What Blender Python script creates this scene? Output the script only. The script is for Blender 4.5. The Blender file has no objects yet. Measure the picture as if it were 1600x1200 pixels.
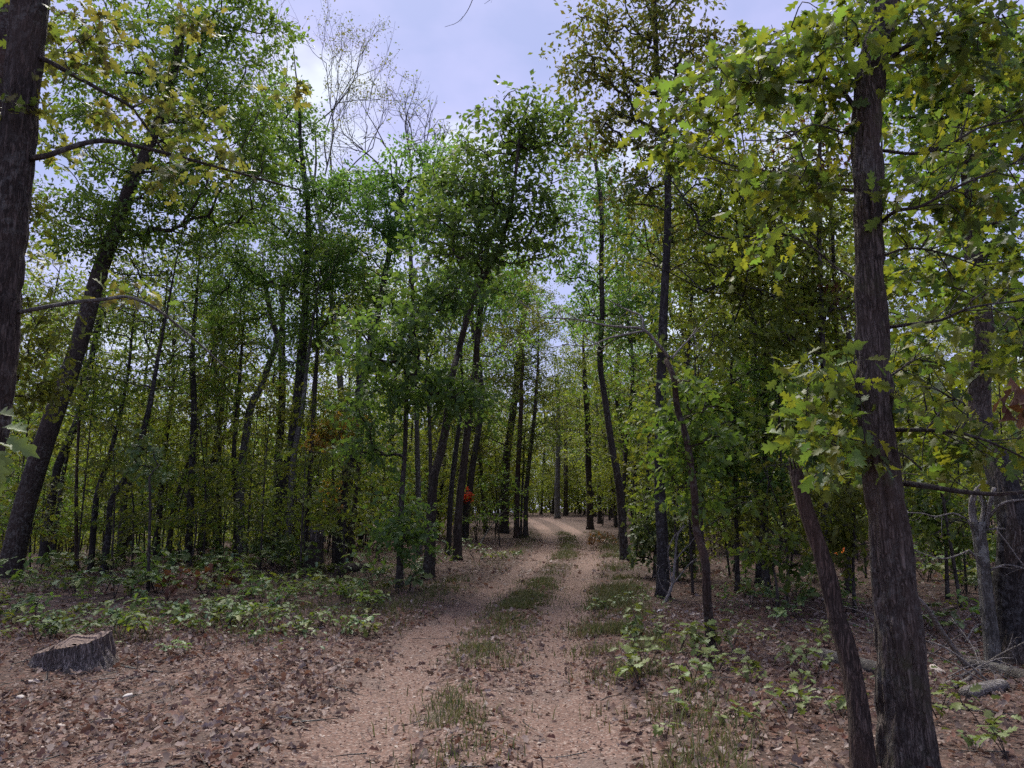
import bpy, math, random
import numpy as np
from mathutils import Vector, Matrix
random.seed(7)
RNG = np.random.default_rng(11)
S = bpy.context.scene
COL = S.collection
R = math.radians

# ------------------------------------------------------------------ camera
CAM_Z, PITCH, FPX = 1.6, R(8.9), 1209.0
cd = bpy.data.cameras.new('camera'); cam = bpy.data.objects.new('camera', cd); COL.objects.link(cam)
cam.location = (0, 0, CAM_Z); cam.rotation_euler = (R(90) + PITCH, 0, 0)
cd.sensor_width = 36; cd.lens = 36 * FPX / 1600; cd.clip_end = 2000; cd.clip_start = .05
S.camera = cam

# ------------------------------------------------------------------ sky, sun, exposure
SUN_EL, SUN_AZ = R(56), R(-16)          # thinly veiled, high ahead and a little left
w = bpy.data.worlds.new('World'); S.world = w; w.use_nodes = True
nt = w.node_tree; nt.nodes.clear()
def wn(t, **k):
    n = nt.nodes.new(t)
    for a, b in k.items(): setattr(n, a, b)
    return n
wout = wn('ShaderNodeOutputWorld'); wbg = wn('ShaderNodeBackground'); wbg.inputs[1].default_value = .12
sky = wn('ShaderNodeTexSky', sky_type='NISHITA', sun_disc=False); sky.sun_elevation = SUN_EL; sky.sun_rotation = SUN_AZ
tc = wn('ShaderNodeTexCoord')
mp = wn('ShaderNodeMapping'); mp.inputs['Scale'].default_value = (1, 1, 1.7); mp.inputs['Location'].default_value = (.55, .62, .30)
no = wn('ShaderNodeTexNoise'); no.inputs['Scale'].default_value = 4.2; no.inputs['Detail'].default_value = 5; no.inputs['Roughness'].default_value = .5
rp = wn('ShaderNodeValToRGB')
rp.color_ramp.elements[0].position = .38; rp.color_ramp.elements[0].color = (.34, .38, .66, 1)
rp.color_ramp.elements[1].position = .66; rp.color_ramp.elements[1].color = (.74, .78, .88, 1)
e = rp.color_ramp.elements.new(.55); e.color = (.46, .46, .76, 1)
sc_ = wn('ShaderNodeVectorMath', operation='SCALE'); sc_.inputs['Scale'].default_value = 1.56
mx = wn('ShaderNodeMixRGB'); mx.inputs[0].default_value = .95
L = nt.links.new
L(tc.outputs['Generated'], mp.inputs[0]); L(mp.outputs[0], no.inputs['Vector']); L(no.outputs[0], rp.inputs[0])
L(rp.outputs[0], sc_.inputs[0]); L(sky.outputs[0], mx.inputs[1]); L(sc_.outputs[0], mx.inputs[2])
L(mx.outputs[0], wbg.inputs[0]); L(wbg.outputs[0], wout.inputs[0])
sd = bpy.data.lights.new('sun', 'SUN'); sd.energy = 1.5; sd.angle = R(34); sd.color = (1, .95, .87)
so = bpy.data.objects.new('sun', sd); COL.objects.link(so)
sdir = Vector((math.sin(SUN_AZ) * math.cos(SUN_EL), math.cos(SUN_AZ) * math.cos(SUN_EL), math.sin(SUN_EL)))
so.rotation_euler = sdir.to_track_quat('Z', 'Y').to_euler(); so.location = sdir * 60
S.view_settings.view_transform = 'Standard'; S.view_settings.look = 'None'; S.view_settings.gamma = 1
S.view_settings.use_curve_mapping = False; S.view_settings.exposure = 2.54
S.render.engine = 'CYCLES'
cy = S.cycles; cy.max_bounces = 8; cy.diffuse_bounces = 7; cy.glossy_bounces = 2; cy.transmission_bounces = 4
cy.caustics_reflective = False; cy.caustics_refractive = False
cy.use_denoising = False
cy.use_adaptive_sampling = True; cy.adaptive_threshold = .02

# ------------------------------------------------------------------ pixels, noise, terrain
CP, SP = math.cos(PITCH), math.sin(PITCH)
def ray(px, py):
    xc = (px - 800) / FPX; yc = (600 - py) / FPX
    return np.array([xc, CP - yc * SP, SP + yc * CP])
def P(px, py, Y):
    d = ray(px, py); t = Y / d[1]
    return np.array([d[0] * t, Y, CAM_Z + d[2] * t])
def mpp(Y, py=700):                       # metres per photo pixel at distance Y
    d = ray(800, py); return Y / d[1] / FPX

def _h(i, j, k):
    n = (i * 374761393 + j * 668265263 + k * 2147483647 * 7 + 1274126177) & 0xffffffff
    n = ((n ^ (n >> 13)) * 1274126177) & 0xffffffff
    n = ((n ^ (n >> 16)) * 2246822519) & 0xffffffff
    return ((n ^ (n >> 15)) & 0xffffff) / float(0xffffff)
def vn(x, y, z=0.0):
    x, y, z = np.broadcast_arrays(np.asarray(x, float), np.asarray(y, float), np.asarray(z, float))
    i, j, k = np.floor(x).astype(np.int64), np.floor(y).astype(np.int64), np.floor(z).astype(np.int64)
    u, v, q = x - i, y - j, z - k
    u, v, q = u * u * (3 - 2 * u), v * v * (3 - 2 * v), q * q * (3 - 2 * q)
    r = 0
    for a in (0, 1):
        for b in (0, 1):
            for c in (0, 1):
                r = r + _h(i + a, j + b, k + c) * (u if a else 1 - u) * (v if b else 1 - v) * (q if c else 1 - q)
    return r
def fbm(x, y, z=0.0, o=3):
    s, a, t = 0, 1.0, 0
    for _ in range(o):
        s = s + a * vn(x, y, z); t += a; a *= .5; x = np.asarray(x) * 2.03 + 7.1; y = np.asarray(y) * 2.03 + 3.7; z = np.asarray(z) * 2.03
    return s / t
def sst(a, b, x):
    t = np.clip((np.asarray(x, float) - a) / (b - a), 0, 1); return t * t * (3 - 2 * t)

def g_base(x, y):                         # the land without ruts
    x = np.asarray(x, float); y = np.asarray(y, float)
    h = .02 * np.maximum(0, np.sqrt((np.maximum(y, 0) - 30) ** 2 + 25) * .5 + (np.maximum(y, 0) - 30) * .5 - 0) * (1 - sst(60, 130, y))
    h = h - 3.2 * sst(-6.5, -20, x - .06 * (y - 25)) * sst(23, 55, y) + 0
    h = h + .7 * sst(5, 16, x) * sst(12, 40, y)
    return h
def hit(px, py):                          # where the line of sight meets the land
    d = ray(px, py); t = np.linspace(1, 140, 5000)
    f = CAM_Z + d[2] * t - g_base(d[0] * t, d[1] * t)
    i = np.argmax(f < 0) if (f < 0).any() else len(t) - 1
    return np.array([d[0] * t[i], d[1] * t[i], CAM_Z + d[2] * t[i]])

_ctr = [(690, 1330), (712, 1200), (738, 1100), (765, 1000), (812, 950), (858, 900), (884, 870), (893, 852), (884, 838), (866, 824), (850, 815), (835, 810)]
_cp = np.array([hit(*c)[:2] for c in _ctr])
_cy = np.linspace(-12, 75, 900)
_cx = np.interp(_cy, _cp[:, 1], _cp[:, 0])
_cx[_cy < _cp[0, 1]] = _cp[0, 0] + (_cy[_cy < _cp[0, 1]] - _cp[0, 1]) * .05
k_ = np.exp(-np.linspace(-2, 2, 41) ** 2); k_ /= k_.sum()
_cx = np.convolve(np.pad(_cx, 20, mode='edge'), k_, mode='valid')
_slope = np.gradient(_cx, _cy)
def lat(x, y):                            # signed distance to the middle of the track
    c = np.interp(y, _cy, _cx); sl = np.interp(y, _cy, _slope)
    return (np.asarray(x) - c) / np.sqrt(1 + sl * sl)
T_END = 66.0
def ruts(s, y):
    inn = 1 - sst(T_END - 4, T_END, y)
    r = -.055 * (np.exp(-((s + .72) / .33) ** 2) + np.exp(-((s - .72) / .33) ** 2)) + .03 * np.exp(-(s / .28) ** 2) + .05 * np.exp(-((np.abs(s) - 1.75) / .45) ** 2)
    return r * inn
def ground_z(x, y):
    x = np.asarray(x, float); y = np.asarray(y, float); s = lat(x, y)
    off = sst(1.0, 2.4, np.abs(s))
    return g_base(x, y) + ruts(s, y) + off * (.13 * (fbm(x * .55, y * .55, 3.3) - .5) + .03 * (vn(x * 3.1, y * 3.1, 1.2) - .5)) + .012 * (vn(x * 6, y * 6, 9.) - .5)

# ------------------------------------------------------------------ mesh helpers
class Acc:
    def __init__(self): self.V, self.Q, self.T, self.n = [], [], [], 0
    def add(self, V, Q=None, T=None):
        V = np.asarray(V, float).reshape(-1, 3)
        if Q is not None and len(Q): self.Q.append(np.asarray(Q) + self.n)
        if T is not None and len(T): self.T.append(np.asarray(T) + self.n)
        self.V.append(V); self.n += len(V)
    def mesh(self, name, mat, smooth=True, origin=None):
        V = np.concatenate(self.V) if self.V else np.zeros((0, 3))
        if origin is not None: V = V - np.asarray(origin)
        Q = np.concatenate(self.Q) if self.Q else np.zeros((0, 4), int)
        T = np.concatenate(self.T) if self.T else np.zeros((0, 3), int)
        me = bpy.data.meshes.new(name)
        me.vertices.add(len(V)); me.vertices.foreach_set('co', V.astype(np.float32).ravel())
        loops = np.concatenate([Q.ravel(), T.ravel()]).astype(np.int32)
        me.loops.add(len(loops)); me.loops.foreach_set('vertex_index', loops)
        npoly = len(Q) + len(T); me.polygons.add(npoly)
        st = np.concatenate([np.arange(len(Q)) * 4, len(Q) * 4 + np.arange(len(T)) * 3]).astype(np.int32)
        me.polygons.foreach_set('loop_start', st)
        if smooth: me.polygons.foreach_set('use_smooth', np.ones(npoly, bool))
        me.update(calc_edges=True)
        if mat: me.materials.append(mat)
        return me
def obj(name, me, parent=None, loc=None):
    o = bpy.data.objects.new(name, me); COL.objects.link(o)
    if parent: o.parent = parent
    if loc is not None: o.location = [float(v) for v in loc]
    return o
def root(name, label, cat, loc, group=None):
    o = bpy.data.objects.new(name, None); COL.objects.link(o); o.location = [float(v) for v in loc]
    o.empty_display_size = .2
    o['label'] = label; o['category'] = cat
    if group: o['group'] = group
    return o
def tag(o, label, cat, group=None, kind=None):
    if label: o['label'] = label
    if cat: o['category'] = cat
    if group: o['group'] = group
    if kind: o['kind'] = kind
    return o
def dup(r, loc, rz=0, sc=1, label=None, group=None):
    c = r.copy(); COL.objects.link(c); c.location = [float(v) for v in loc]; c.rotation_euler = (0, 0, rz); c.scale = (sc, sc, sc)
    if label: c['label'] = label
    if group: c['group'] = group
    for ch in list(r.children):
        d = ch.copy(); COL.objects.link(d); d.parent = c
        for gch in list(ch.children):
            q = gch.copy(); COL.objects.link(q); q.parent = d
    return c

def resample(pts, rad, step):
    pts = np.asarray(pts, float); rad = np.asarray(rad, float)
    if len(pts) > 2:                        # Catmull-Rom
        p = np.vstack([2 * pts[0] - pts[1], pts, 2 * pts[-1] - pts[-2]]); out, ro = [], []
        for i in range(1, len(p) - 2):
            n = max(2, int(np.linalg.norm(p[i + 1] - p[i]) / step) + 1)
            t = np.linspace(0, 1, n, endpoint=False)[:, None]
            out.append(.5 * (2 * p[i] + (p[i + 1] - p[i - 1]) * t + (2 * p[i - 1] - 5 * p[i] + 4 * p[i + 1] - p[i + 2]) * t ** 2 + (3 * p[i] - p[i - 1] - 3 * p[i + 1] + p[i + 2]) * t ** 3))
            ro.append(rad[i - 1] + (rad[i] - rad[i - 1]) * t[:, 0])
        out.append(pts[-1:]); ro.append(rad[-1:])
        return np.vstack(out), np.concatenate(ro)
    n = max(2, int(np.linalg.norm(pts[1] - pts[0]) / step) + 1); t = np.linspace(0, 1, n)
    return pts[0] + (pts[1] - pts[0]) * t[:, None], rad[0] + (rad[1] - rad[0]) * t
def tube(acc, pts, rad, sides=8, lump=.0, seed=0.0, bark=0.0, cap=True, flare=0.0):
    pts = np.asarray(pts, float); rad = np.asarray(rad, float); n = len(pts)
    tg = np.gradient(pts, axis=0); tg /= np.linalg.norm(tg, axis=1)[:, None] + 1e-9
    ref = np.array([1., 0, 0]) if abs(tg.mean(0)[0]) < .8 * np.linalg.norm(tg.mean(0)) + 1e-9 else np.array([0, 0, 1.])
    u = ref - tg * (tg @ ref)[:, None]; u /= np.linalg.norm(u, axis=1)[:, None] + 1e-9
    v = np.cross(tg, u)
    th = np.linspace(0, 2 * np.pi, sides, endpoint=False)
    c, s = np.cos(th), np.sin(th)
    arc = np.concatenate([[0], np.cumsum(np.linalg.norm(np.diff(pts, axis=0), axis=1))])
    rr = np.repeat(rad[:, None], sides, 1)
    if flare:
        lobes = 1 + .55 * (vn(c[None, :] * 1.7 + seed, s[None, :] * 1.7, seed) - .35)
        rr = rr * (1 + flare * np.exp(-arc / .22)[:, None] * lobes)
    if lump:
        rr = rr * (1 + lump * (vn(c[None, :] * 1.3 + seed, s[None, :] * 1.3, arc[:, None] * 1.6 + seed) - .5) * 2)
    if bark:                                # furrowed bark: long plates, deep joints
        rm = rad.mean(); f = 26.0
        a = vn(c[None, :] * rm * f + seed + .5 * vn(arc[:, None] * 5, seed), s[None, :] * rm * f, arc[:, None] * 3.2 + seed)
        b = vn(c[None, :] * rm * f * 2.1 + seed, s[None, :] * rm * f * 2.1 + 5, arc[:, None] * 8 + seed)
        rid = 1 - np.abs(2 * a - 1); rid = np.minimum(rid * 1.1, .9)
        rr = rr + bark * (-(rid ** 3) * 1.1 + .6 * (b - .5))
    V = pts[:, None, :] + rr[..., None] * (c[None, :, None] * u[:, None, :] + s[None, :, None] * v[:, None, :])
    i = np.arange(n - 1)[:, None] * sides; j = np.arange(sides)[None, :]; j2 = (j + 1) % sides
    Q = np.stack([i + j, i + j2, i + sides + j2, i + sides + j], -1).reshape(-1, 4)
    VV = V.reshape(-1, 3); T = []
    if cap:
        m = len(VV); VV = np.vstack([VV, pts[:1], pts[-1:]]); jj = np.arange(sides); j2 = (jj + 1) % sides
        T = np.vstack([np.stack([np.full(sides, m), j2, jj], -1), np.stack([np.full(sides, m + 1), (n - 1) * sides + jj, (n - 1) * sides + j2], -1)])
    acc.add(VV, Q, T)

# ------------------------------------------------------------------ leaves
def leaf_template(st, wd, bend=.12, fold=.15, width=1.0, twist=0.0):
    """length 1 along +y from the stalk, normal +z; midrib and two lobed edges"""
    st = np.array(st); wd = np.array(wd) * width; n = len(st)
    mid = np.stack([np.zeros(n), st, -bend * st ** 2], -1)
    el = np.stack([-wd, st + .10 * (wd > .18), -bend * st ** 2 + fold * wd + twist * wd * st], -1)
    er = np.stack([wd, st + .10 * (wd > .18), -bend * st ** 2 + fold * wd - twist * wd * st], -1)
    V = np.vstack([mid, el, er]); i = np.arange(n - 1)
    Q = np.vstack([np.stack([i, i + 1, n + i + 1, n + i], -1), np.stack([i, 2 * n + i, 2 * n + i + 1, i + 1], -1)])
    return V, Q, None
OAK_S = [0, .13, .19, .27, .35, .44, .53, .62, .70, .79, .86, 1.0]; OAK_W = [.012, .018, .15, .20, .09, .30, .34, .13, .25, .24, .10, .012]
OAK = [leaf_template(OAK_S, OAK_W, b, f, wd, t) for b, f, wd, t in ((.10, .12, 1, 0), (.30, .25, .95, .2), (.02, -.12, 1.08, -.15), (.45, .1, .9, .1), (.7, .35, .95, -.1), (-.15, .2, 1.05, .25))]
MED_S = [0, .2, .38, .52, .72, 1.0]; MED_W = [.01, .22, .13, .34, .18, .01]
MEDL = [leaf_template(MED_S, MED_W, b, f, wd, t) for b, f, wd, t in ((.12, .15, 1, 0), (.35, .25, 1, .2), (.0, -.1, 1.1, -.1))]
LOB_S = [0, .28, .45, .66, 1.0]; LOB_W = [.01, .32, .15, .30, .01]
LOB = [leaf_template(LOB_S, LOB_W, b, f, wd, t) for b, f, wd, t in ((.12, .15, 1, 0), (.4, .25, .9, .2))]
SIM = [(np.array([[0, 0, 0], [.30, .5, .04], [0, 1., -.18], [-.30, .5, .04]]), np.array([[0, 1, 2, 3]]), None),
       (np.array([[0, 0, 0], [.22, .45, .1], [0, 1., -.05], [-.24, .55, .06]]), np.array([[0, 1, 2, 3]]), None)]
DRY = [leaf_template([0, .3, .5, .72, 1.0], [.02, .30, .16, .30, .02], b, f, wd, t) for b, f, wd, t in ((-.5, .7, 1, .3), (.4, .5, .9, -.4), (.1, .9, .9, .1), (-.2, .15, 1.1, .5))]

def unit(a): return a / (np.linalg.norm(a, axis=-1, keepdims=True) + 1e-9)
def frames(axis, normal):
    y = unit(axis); z = normal - y * (y * normal).sum(-1, keepdims=True); z = unit(z); x = np.cross(y, z)
    return np.stack([x, y, z], -1)
def scatter(acc, templates, pos, rot, scale, rng):
    pick = rng.integers(0, len(templates), len(pos))
    for k, (V, Q, T) in enumerate(templates):
        m = pick == k; cnt = int(m.sum())
        if not cnt: continue
        W = np.einsum('mij,nj->mni', rot[m], V) * scale[m][:, None, None] + pos[m][:, None, :]
        off = (np.arange(cnt) * len(V))[:, None, None]
        acc.add(W.reshape(-1, 3), (Q[None] + off).reshape(-1, 4) if Q is not None else None, (T[None] + off).reshape(-1, 3) if T is not None else None)

def clump_leaves(rng, C, Rc, nper, size, flat=.5, droop=.18):
    """leaves along a few twigs round each clump centre"""
    n = len(C); nt_ = 6
    td = rng.normal(size=(n, nt_, 3)); td[..., 2] *= flat; td = unit(td)
    M = n * nper; ci = np.repeat(np.arange(n), nper); ti = rng.integers(0, nt_, M)
    t = rng.random(M) ** .65
    d = td[ci, ti]; rc = (Rc if np.ndim(Rc) else np.full(n, Rc))[ci]
    pos = C[ci] + d * (t * rc)[:, None] + rng.normal(size=(M, 3)) * (.11 * rc)[:, None]
    pos[:, 2] -= droop * t ** 2 * rc
    ax = d + rng.normal(size=(M, 3)) * .75; ax[:, 2] -= .25
    nr = rng.normal(size=(M, 3)) * .55; nr[:, 2] += .8
    sc = size * rng.uniform(.5, 1.3, M)
    return pos, frames(ax, nr), sc

# ------------------------------------------------------------------ materials
def new_mat(name):
    m = bpy.data.materials.new(name); m.use_nodes = True; m.node_tree.nodes.clear()
    return m, m.node_tree
class NB:
    def __init__(self, t): self.t = t
    def n(self, ty, ins=None, **k):
        n = self.t.nodes.new(ty)
        for a, b in k.items(): setattr(n, a, b)
        for a, b in (ins or {}).items():
            if isinstance(b, bpy.types.NodeSocket): self.t.links.new(b, n.inputs[a])
            else: n.inputs[a].default_value = b
        return n
    def mix(self, f, a, b, mode='MIX'):
        n = self.n('ShaderNodeMixRGB', blend_type=mode)
        for i, v in enumerate((f, a, b)):
            if isinstance(v, bpy.types.NodeSocket): self.t.links.new(v, n.inputs[i])
            else: n.inputs[i].default_value = (v if i == 0 else (*v, 1) if len(v) == 3 else v)
        return n.outputs[0]
    def math(self, op, a, b=0.0, clamp=False):
        n = self.n('ShaderNodeMath', operation=op, use_clamp=clamp)
        for i, v in enumerate((a, b)):
            if isinstance(v, bpy.types.NodeSocket): self.t.links.new(v, n.inputs[i])
            else: n.inputs[i].default_value = v
        return n.outputs[0]
    def ramp(self, f, stops, interp='LINEAR'):
        n = self.n('ShaderNodeValToRGB', {0: f}); cr = n.color_ramp; cr.interpolation = interp
        while len(cr.elements) < len(stops): cr.elements.new(.5)
        for e, (p, c) in zip(cr.elements, stops): e.position = p; e.color = (*c, 1)
        return n.outputs[0]
    def noise(self, vec, scale, detail=3, rough=.5):
        return self.n('ShaderNodeTexNoise', {'Vector': vec, 'Scale': scale, 'Detail': detail, 'Roughness': rough}).outputs[0]

def leaf_mat(name, cols, trans=.42, rough=.5, tcol=1.5, yellow=(.30, .26, .04), yl=.0):
    m, t = new_mat(name); b = NB(t)
    geo = b.n('ShaderNodeNewGeometry'); oi = b.n('ShaderNodeObjectInfo'); co = b.n('ShaderNodeTexCoord')
    n = len(cols)
    c = b.ramp(geo.outputs['Random Per Island'], [(i / max(1, n - 1), cols[i]) for i in range(n)])
    big = b.noise(geo.outputs['Position'], .9, 2)
    c = b.mix(b.math('MULTIPLY', b.ramp(big, [(.42, (0, 0, 0)), (.68, (1, 1, 1))]), .55 if yl else .3), c, yellow if yl else cols[-1])
    hs = b.n('ShaderNodeHueSaturation', {'Hue': b.math('ADD', b.math('MULTIPLY', oi.outputs['Random'], .035), .483), 'Saturation': .95,
                                         'Value': b.math('ADD', b.math('MULTIPLY', oi.outputs['Random'], .4), .8), 'Color': c})
    c = hs.outputs[0]
    p = b.n('ShaderNodeBsdfPrincipled', {'Base Color': c, 'Roughness': rough, 'Specular IOR Level': .22})
    tr = b.n('ShaderNodeBsdfTranslucent', {'Color': b.mix(1.0, c, (tcol * 1.15, tcol * 1.15, tcol * .5), 'MULTIPLY')})
    ms = b.n('ShaderNodeMixShader', {0: trans, 1: p.outputs[0], 2: tr.outputs[0]})
    o = b.n('ShaderNodeOutputMaterial', {0: ms.outputs[0]})
    return m
LM = {
    'mid':    leaf_mat('leaf_green', [(.058, .10, .022), (.085, .135, .024), (.115, .15, .026), (.075, .135, .036)], yl=.0),
    'dark':   leaf_mat('leaf_bluegreen', [(.058, .115, .036), (.080, .15, .040), (.10, .16, .036), (.07, .135, .055)], trans=.48),
    'yellow': leaf_mat('leaf_yellowgreen', [(.085, .128, .020), (.125, .162, .022), (.185, .195, .024), (.085, .14, .034), (.055, .11, .052), (.11, .15, .022)], trans=.48),
    'light':  leaf_mat('leaf_lightgreen', [(.080, .105, .018), (.12, .145, .024), (.15, .155, .026), (.09, .125, .032)], trans=.48),
    'rust':   leaf_mat('leaf_olive_rust', [(.075, .11, .028), (.10, .13, .030), (.14, .115, .04), (.075, .12, .036)], trans=.48),
    'brown':  leaf_mat('leaf_dead_brown', [(.10, .045, .025), (.15, .065, .035), (.075, .04, .028)], trans=.25),
    'orange': leaf_mat('leaf_orange', [(.32, .12, .025), (.38, .17, .03), (.22, .13, .03), (.16, .16, .035)], trans=.42),
    'red':    leaf_mat('leaf_red', [(.55, .06, .02), (.65, .10, .03)], trans=.45),
    'plant':  leaf_mat('leaf_seedling', [(.065, .12, .042), (.095, .145, .042), (.13, .155, .038), (.08, .13, .07)], trans=.2),
    'pale':   leaf_mat('leaf_young', [(.09, .145, .065), (.11, .16, .055), (.15, .165, .03)], trans=.22),
}
def bark_mat(name, dark, lite, tint, lichen=0.0, lcol=(.30, .31, .28), zs=.16, scale=16, moss=0.0, lying=False):
    m, t = new_mat(name); b = NB(t)
    co = b.n('ShaderNodeTexCoord'); oi = b.n('ShaderNodeObjectInfo')
    off = b.n('ShaderNodeVectorMath', {0: co.outputs['Object'], 1: oi.outputs['Location']}, operation='ADD')
    mp = b.n('ShaderNodeMapping', {0: off.outputs[0], 'Scale': (zs, 1, 1) if lying else (1, 1, zs)})
    wob = b.n('ShaderNodeTexNoise', {'Vector': off.outputs[0], 'Scale': 6.0, 'Detail': 2})
    wv = b.n('ShaderNodeVectorMath', {0: wob.outputs['Color'], 'Scale': .05}, operation='SCALE')
    vv = b.n('ShaderNodeVectorMath', {0: mp.outputs[0], 1: wv.outputs[0]}, operation='ADD').outputs[0]
    cell = b.n('ShaderNodeTexVoronoi', {'Vector': vv, 'Scale': scale * 3.2})
    vor = b.n('ShaderNodeTexVoronoi', {'Vector': vv, 'Scale': scale * 3.2}, feature='DISTANCE_TO_EDGE')
    fin = b.noise(vv, scale * 4.5, 6, .72)
    rid = b.math('ABSOLUTE', b.math('SUBTRACT', b.noise(vv, scale * 1.7, 3, .6), .5))
    crack = b.math('MULTIPLY', b.ramp(rid, [(.0, (.15, .15, .15)), (.09, (1, 1, 1))]), b.ramp(vor.outputs[0], [(.0, (.45, .45, .45)), (.16, (1, 1, 1))]))
    c = b.mix(b.ramp(fin, [(.3, (0, 0, 0)), (.7, (1, 1, 1))]), dark, lite)
    c = b.mix(b.math('MULTIPLY', b.n('ShaderNodeSeparateColor', {0: cell.outputs['Color']}).outputs[0], .4), c, tint)
    c = b.mix(crack, [v * .28 for v in dark], c)
    pat = b.noise(off.outputs[0], 1.7, 3)
    c = b.mix(b.math('MULTIPLY', b.ramp(pat, [(.45, (0, 0, 0)), (.65, (1, 1, 1))]), .5), c, tint)
    if lichen:
        lp = b.noise(off.outputs[0], 14, 4, .7); lb = b.noise(off.outputs[0], 1.1, 2)
        f = b.math('MULTIPLY', b.ramp(lp, [(.50, (0, 0, 0)), (.60, (1, 1, 1))]), b.ramp(lb, [(.4, (.15, .15, .15)), (.6, (1, 1, 1))]))
        c = b.mix(b.math('MULTIPLY', f, lichen), c, lcol)
    if moss:
        mo = b.noise(off.outputs[0], 3.2, 4, .65)
        c = b.mix(b.math('MULTIPLY', b.ramp(mo, [(.54, (0, 0, 0)), (.66, (1, 1, 1))]), moss), c, (.075, .085, .035))
    hgt = b.math('ADD', b.math('MULTIPLY', crack, .7), b.math('MULTIPLY', fin, .5))
    bp = b.n('ShaderNodeBump', {'Strength': .9, 'Distance': .02, 'Height': hgt})
    p = b.n('ShaderNodeBsdfPrincipled', {'Base Color': c, 'Roughness': .9, 'Specular IOR Level': .2, 'Normal': bp.outputs[0]})
    b.n('ShaderNodeOutputMaterial', {0: p.outputs[0]})
    return m
BM = {
    'oak':   bark_mat('bark_oak', (.048, .037, .032), (.23, .19, .165), (.085, .058, .045), lichen=.2, scale=17, moss=.4),
    'dark':  bark_mat('bark_dark', (.040, .033, .030), (.125, .103, .092), (.070, .053, .045), lichen=.25),
    'black': bark_mat('bark_black', (.028, .025, .026), (.090, .080, .077), (.05, .041, .037), lichen=.5, lcol=(.20, .20, .20)),
    'brown': bark_mat('bark_brown', (.038, .030, .026), (.125, .098, .084), (.070, .050, .040), lichen=.25),
    'grey':  bark_mat('bark_grey', (.085, .080, .073), (.23, .215, .195), (.14, .125, .11), lichen=.6, lcol=(.33, .34, .31)),
    'red':   bark_mat('bark_reddish', (.048, .034, .029), (.125, .090, .076), (.10, .055, .040), lichen=.3, scale=20),
    'pale':  bark_mat('dead_wood_pale', (.23, .21, .19), (.46, .43, .40), (.33, .29, .26), zs=.08, scale=22),
    'snag':  bark_mat('dead_wood_brown', (.050, .038, .033), (.155, .115, .095), (.10, .058, .042), zs=.05, scale=20),
    'stump': bark_mat('stump_wood', (.085, .072, .066), (.46, .41, .38), (.15, .10, .08), zs=.06, scale=20),
}
BM['log_grey'] = bark_mat('log_grey', (.085, .080, .073), (.25, .23, .21), (.14, .12, .10), lichen=.4, lying=True, zs=.1)
BM['log_pale'] = bark_mat('log_pale', (.19, .17, .15), (.44, .41, .38), (.30, .26, .23), lying=True, zs=.08, scale=20)
BM['log_dark'] = bark_mat('log_dark', (.040, .033, .030), (.125, .103, .092), (.070, .053, .045), lying=True, zs=.12)
def cut_mat():
    m, t = new_mat('cut_wood'); b = NB(t); co = b.n('ShaderNodeTexCoord')
    wv = b.n('ShaderNodeTexWave', {'Vector': co.outputs['Object'], 'Scale': 7., 'Distortion': 2.2, 'Detail': 3}, wave_type='RINGS', rings_direction='Z')
    c = b.mix(wv.outputs['Fac'], (.12, .082, .065), (.26, .19, .155))
    c = b.mix(b.noise(co.outputs['Object'], 9, 4), c, (.09, .06, .05))
    bp = b.n('ShaderNodeBump', {'Strength': .8, 'Distance': .02, 'Height': wv.outputs['Fac']})
    p = b.n('ShaderNodeBsdfPrincipled', {'Base Color': c, 'Roughness': .9, 'Normal': bp.outputs[0]})
    b.n('ShaderNodeOutputMaterial', {0: p.outputs[0]}); return m
CUT = cut_mat()
def island_mat(name, cols, rough=.85, spec=.25, trans=0, bump=0):
    m, t = new_mat(name); b = NB(t); geo = b.n('ShaderNodeNewGeometry'); oi = b.n('ShaderNodeObjectInfo')
    f = b.math('FRACT', b.math('ADD', geo.outputs['Random Per Island'], oi.outputs['Random']))
    c = b.ramp(f, [(i / (len(cols) - 1), cols[i]) for i in range(len(cols))])
    c = b.mix(b.math('MULTIPLY', b.noise(geo.outputs['Position'], 45, 3), .5), c, [v * .55 for v in cols[0]])
    p = b.n('ShaderNodeBsdfPrincipled', {'Base Color': c, 'Roughness': rough, 'Specular IOR Level': spec})
    sh = p.outputs[0]
    if trans:
        tr = b.n('ShaderNodeBsdfTranslucent', {'Color': c}); sh = b.n('ShaderNodeMixShader', {0: trans, 1: sh, 2: tr.outputs[0]}).outputs[0]
    b.n('ShaderNodeOutputMaterial', {0: sh}); return m
DRYM = island_mat('dry_leaf', [(.14, .085, .070), (.21, .135, .112), (.060, .042, .035), (.31, .23, .20), (.17, .068, .045), (.44, .37, .335), (.16, .12, .108), (.23, .115, .07), (.11, .055, .042), (.28, .215, .19), (.36, .28, .245), (.085, .057, .050)], rough=.7, spec=.2, trans=.3)
STONE = island_mat('pale_stone', [(.40, .36, .33), (.55, .52, .50), (.33, .26, .22), (.48, .40, .34), (.28, .25, .24)])
GRAV = island_mat('gravel', [(.20, .14, .118), (.15, .10, .085), (.36, .30, .26), (.12, .085, .07), (.27, .175, .13)])
GRASS = island_mat('grass_blade', [(.055, .085, .022), (.10, .12, .03), (.15, .125, .05), (.07, .10, .025), (.20, .15, .075), (.12, .13, .03)], rough=.6, trans=.3)

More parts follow.
